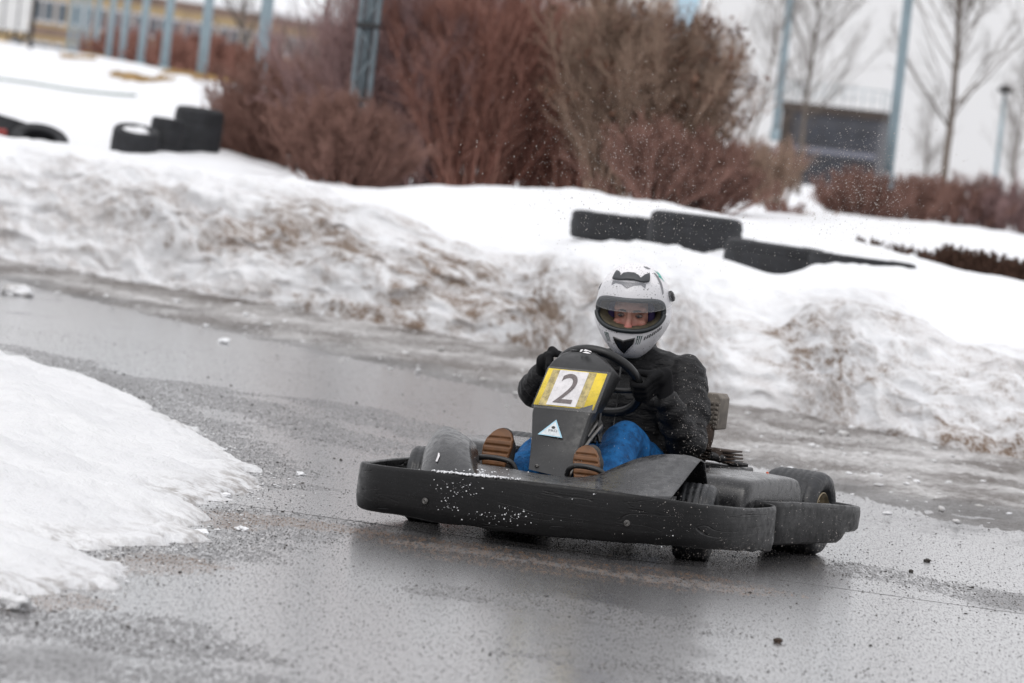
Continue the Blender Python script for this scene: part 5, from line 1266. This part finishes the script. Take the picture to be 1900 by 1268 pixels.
# dry grass showing through the far snow
rng = tree_rng(77); Q = []
for px, py, D, w, n_ in ((140, 146, 92, 30, 160), (225, 186, 66, 22, 150), (268, 190, 64, 40, 260), (345, 168, 72, 40, 220), (392, 178, 66, 30, 200), (170, 112, 120, 20, 60)):
    c = at_y(px, py, D)
    for _ in range(n_):
        b = c + np.array([rng.uniform(-w, w) * D / FPX, rng.uniform(-.6, .6), 0]); b[2] = ground_z(b[0], b[1]) - .02; d = np.array([rng.uniform(-.12, .12), rng.uniform(-.05, .05), rng.uniform(.03, .10)])
        Q += [b, b + [.018, 0, 0], b + d + [.01, 0, 0], b + d]
tag(link("dry_grass", raw_mesh("dry_grass", np.array(Q), np.arange(len(Q)).reshape(-1, 4)), simple("dry_straw", (.34, .22, .09), .8, 0, .3, 5), smooth=False), kind="stuff")
# ------------------------------------------------------------------ loose ice, snow crumbs and flying spray
def rocks(P, Rr, seed, flat=.65):
    """many small irregular lumps as one mesh: 12-vertex icosahedra pushed about"""
    rng = np.random.default_rng(seed); g = (1 + 5 ** .5) / 2
    ico = np.array([(-1, g, 0), (1, g, 0), (-1, -g, 0), (1, -g, 0), (0, -1, g), (0, 1, g), (0, -1, -g), (0, 1, -g), (g, 0, -1), (g, 0, 1), (-g, 0, -1), (-g, 0, 1)]) / 1.902
    fc = np.array([(0, 11, 5), (0, 5, 1), (0, 1, 7), (0, 7, 10), (0, 10, 11), (1, 5, 9), (5, 11, 4), (11, 10, 2), (10, 7, 6), (7, 1, 8), (3, 9, 4), (3, 4, 2), (3, 2, 6), (3, 6, 8), (3, 8, 9), (4, 9, 5), (2, 4, 11), (6, 2, 10), (8, 6, 7), (9, 8, 1)])
    N = len(P); jit = 1 + rng.uniform(-.35, .3, (N, 12, 1)); sc = np.stack([rng.uniform(.7, 1.4, N), rng.uniform(.7, 1.4, N), rng.uniform(.5, 1.0, N) * flat / .75], 1)
    a = rng.random(N) * 6.283; ca, sa = np.cos(a)[:, None], np.sin(a)[:, None]
    Q = ico[None] * jit * sc[:, None]; X = Q[..., 0] * ca - Q[..., 1] * sa; Y = Q[..., 0] * sa + Q[..., 1] * ca
    V = np.stack([X, Y, Q[..., 2]], -1) * np.asarray(Rr)[:, None, None] + np.asarray(P)[:, None]
    return raw_mesh("m", V.reshape(-1, 3), (fc[None] + (np.arange(N) * 12)[:, None, None]).reshape(-1, 3))
t = NT("dirty_ice"); n = t.noise(9, 4); MAT['dirtyice'] = t.fin(t.mix(t.ramp(n, .35, .65), (.42, .41, .40), (.80, .81, .83)), .45, t.bump(t.noise(60, 3), .4, .006))
MAT['gritm'] = simple("dark_grit", (.040, .035, .031), .7, 0, .7, 9)
rng = np.random.default_rng(5)
# rubble of ice along the verge
n_ = 750; i = rng.integers(0, nS, n_); q = rng.random(n_) ** .8
Pv = edS[i] * (1 - q)[:, None] + ftS[i] * q[:, None] + rng.normal(0, .12, (n_, 3)) * [1, 1, 0]; Pv[:, 2] = .02 + .025 * q
Rv = .004 + .022 * rng.random(n_) ** 4 + .004 * q
tag(link("ice_rubble", rocks(Pv, Rv, 3, .45), MAT['dirtyice'], smooth=False), kind="stuff")
# grit and stones standing out of the wet film, thickest on the worn bands
n_ = 90000; X = rng.uniform(-3.7, 3.6, n_); Y = 12.5 + 17 * rng.random(n_) ** 1.2; ii = np.clip(np.round((X + 5) / .06).astype(int) + 3, 0, len(xs) - 1); jj = np.clip(np.round((Y - 11) / .07).astype(int) + 2, 0, len(ys) - 1)
Pg = np.column_stack([X, Y, np.full(n_, .0)]); wgt = .16 + .84 * np.maximum(dry, .8 * brn)[ii * len(ys) + jj] + .25 * np.clip(vnoise(Pg, .8, 91), 0, 1)
Pg = Pg[rng.random(n_) < wgt]; n_ = len(Pg)
tag(link("road_grit", rocks(Pg, .0014 + .0018 * rng.random(n_) + .005 * (rng.random(n_) > .99) * rng.random(n_), 4, .8), MAT['gritm'], smooth=False), kind="stuff")
# crumbs fallen off the heap's edge
n_ = 1500; j = rng.integers(0, len(OUT), n_); Pc = np.column_stack([OUT[j] + np.abs(rng.normal(0, .10, (n_, 2))) * [1, -1.2], np.full(n_, .006)])
sel = Pc[:, 0] > -2.2; tag(link("heap_crumbs", rocks(Pc[sel], (.0012 + .007 * rng.random(sel.sum()) ** 4), 6, .5), MAT['dirtyice'], smooth=False), kind="stuff")
# single lumps one can point at
def lump(px, py, r, label, seed, mat='snowbit', flat=.6, name="ice_lump", cat="ice lump"):
    c = at_z(px, py); rg = np.random.default_rng(seed); bm = bmesh.new(); bmesh.ops.create_icosphere(bm, subdivisions=4, radius=1)
    V = np.array([v.co[:] for v in bm.verts]); F = [[v.index for v in f.verts] for f in bm.faces]; bm.free()
    V = np.sign(V) * np.abs(V) ** .8 * (1 + .34 * fbm(V + seed, 1.6, 5, seed, .6)[:, None]) * [r * 1.2, r, r * flat]
    o = part_at(name, V, F, mat, None); o.location = (c[0], c[1], r * flat * .6); tag(o, label, cat)
lump(14, 1128, .050, "white snow chunk on the asphalt at the lower left corner", 1, 'icy', .5)
lump(33, 549, .075, "pale snow lump on the track near the left edge, below the bank", 2, 'dirtyice')
lump(416, 638, .03, "small white ice lump at the dark track edge, middle left", 3)
lump(450, 985, .014, "tiny clear ice piece lying right of the snow heap's brown hollow", 4)
lump(418, 924, .016, "small ice piece on the seam beside the heap's tip", 5)
lump(372, 994, .018, "flat ice piece in the brown puddle by the heap", 6)
lump(557, 882, .014, "little ice crumb on the track right of the heap's tip", 7)
lump(1443, 1193, .0095, "round brownish pebble alone on the wet track, lower right", 8, 'rust', .9, "pebble", "pebble")
lump(1720, 1043, .0085, "dark pebble on the pale wet track right of the kart", 9, 'gritm', .8, "pebble", "pebble")
lump(1690, 1062, .0065, "smaller pebble left of the dark one, right of the kart", 10, 'gritm', .8, "pebble", "pebble")
# snow caked on the bumper and nose
Ps, Rs = [], []
for px in np.arange(800, 965, .5):
    if rng.random() < (.9 if 812 < px < 935 else .35):
        best = Kp(px, np.interp(px, [800, 820, 960], [875, 877, 891]), np.interp(px, [760, 860, 960], [-.55, -.575, -.575])); Ps.append(best + [0, rng.uniform(-.004, .012), rng.uniform(.0, .005)]); Rs.append(.0015 + .0035 * rng.random() ** 2)
for cx_, cy_, sx_, sy_, k_ in ((850, 905, 26, 9, 60), (832, 938, 9, 6, 24), (935, 955, 22, 9, 46), (880, 958, 12, 7, 12), (985, 968, 40, 10, 14), (1240, 1000, 60, 20, 6), (1130, 925, 60, 10, 6)):
    for _ in range(k_):
        px, py = rng.normal(cx_, sx_), rng.normal(cy_, sy_)
        if py < np.interp(px, [667, 820, 960, 1100, 1300], [862, 882, 897, 913, 942]) or px > 1400: continue
        qb, nn = on_bumper(px, py); Ps.append(qb + np.array([nn[0], nn[1], 0]) * .003); Rs.append(.0007 + .0022 * rng.random() ** 2.5)
for _ in range(70):
    px, py = rng.normal(870, 40), rng.normal(878, 4); Ps.append(Kp(px, py, -.44 + rng.normal(0, .01))); Rs.append(.0015 + .002 * rng.random())
tag(link("caked_snow", rocks(np.array([KW(p) for p in Ps]), Rs, 8, .8), MAT['snowbit'], smooth=False), kind="stuff")
# white scrapes on the left wheel guard, pressed onto its surface
# droplets thrown up by the wheels
t = NT("water_spray"); MAT['spray'] = t.fin((.50, .46, .43), .35, None)
def drops(n_, cen, sg, Dr, rr, vel, seed):
    rg = np.random.default_rng(seed); out = []
    px = rg.normal(cen[0], sg[0], n_); py = rg.normal(cen[1], sg[1], n_) ; D = rg.uniform(Dr[0], Dr[1], n_)
    P = np.array([at_y(a, b, d) for a, b, d in zip(px, py, D)]); r = .8 * (rr[0] + (rr[1] - rr[0]) * rg.random(n_) ** 4)
    v = unit(np.array(vel)[None] + rg.normal(0, .5, (n_, 3))); L = r * rg.uniform(1.2, 3.2, n_)
    return P, r, v, L
sets = [drops(3000, (1180, 290), (120, 75), (18.6, 21.5), (.0005, .0019), (-.3, 0, 1), 1), drops(1300, (1290, 420), (160, 60), (18.6, 21), (.0004, .0016), (.1, 0, 1), 2), drops(3000, (1590, 340), (75, 55), (18.6, 21), (.0005, .0018), (.8, 0, .4), 3),
        drops(800, (1287, 780), (20, 60), (17.9, 18.5), (.0004, .0014), (.25, 0, -1), 4), drops(500, (1340, 880), (60, 30), (17.6, 18.3), (.0004, .0014), (.3, 0, 1), 5), drops(350, (1480, 970), (70, 35), (17.5, 18.2), (.0004, .0014), (.5, 0, .5), 6),
        drops(240, (1260, 960), (60, 36), (17.0, 17.3), (.0004, .0014), (.2, 0, 1), 7), drops(300, (900, 200), (180, 80), (19, 21.5), (.0004, .0016), (-.5, 0, .6), 8), drops(160, (840, 640), (60, 50), (18.4, 19.2), (.0004, .0014), (-.2, 0, 1), 9), drops(300, (1140, 850), (160, 70), (17.2, 17.6), (.0003, .0010), (0, 0, 1), 10)]
sets += [drops(700, (1330, 1020), (45, 12), (17.3, 17.7), (.0004, .0014), (.9, 0, .5), 11), drops(700, (1520, 1005), (40, 14), (18.2, 18.7), (.0004, .0014), (.9, 0, .6), 12), drops(900, (1345, 830), (40, 55), (18.7, 19.3), (.0004, .0013), (.5, 0, 1), 13), drops(400, (700, 950), (50, 14), (17.6, 18.1), (.0004, .0013), (-.8, 0, .5), 14)]
P, r, v, L = (np.concatenate([s[k] for s in sets]) for k in range(4))
ok = P[:, 2] > .01; P, r, v, L = P[ok], r[ok], v[ok], L[ok]
lines = np.stack([P - v * L[:, None], P - v * L[:, None] * .4, P + v * L[:, None] * .4, P + v * L[:, None]], 1); rad = np.stack([r * .1, r, r, r * .1], 1)
tag(link("water_spray", tubes_mesh("water_spray", lines, rad, 4), MAT['spray']), kind="stuff")
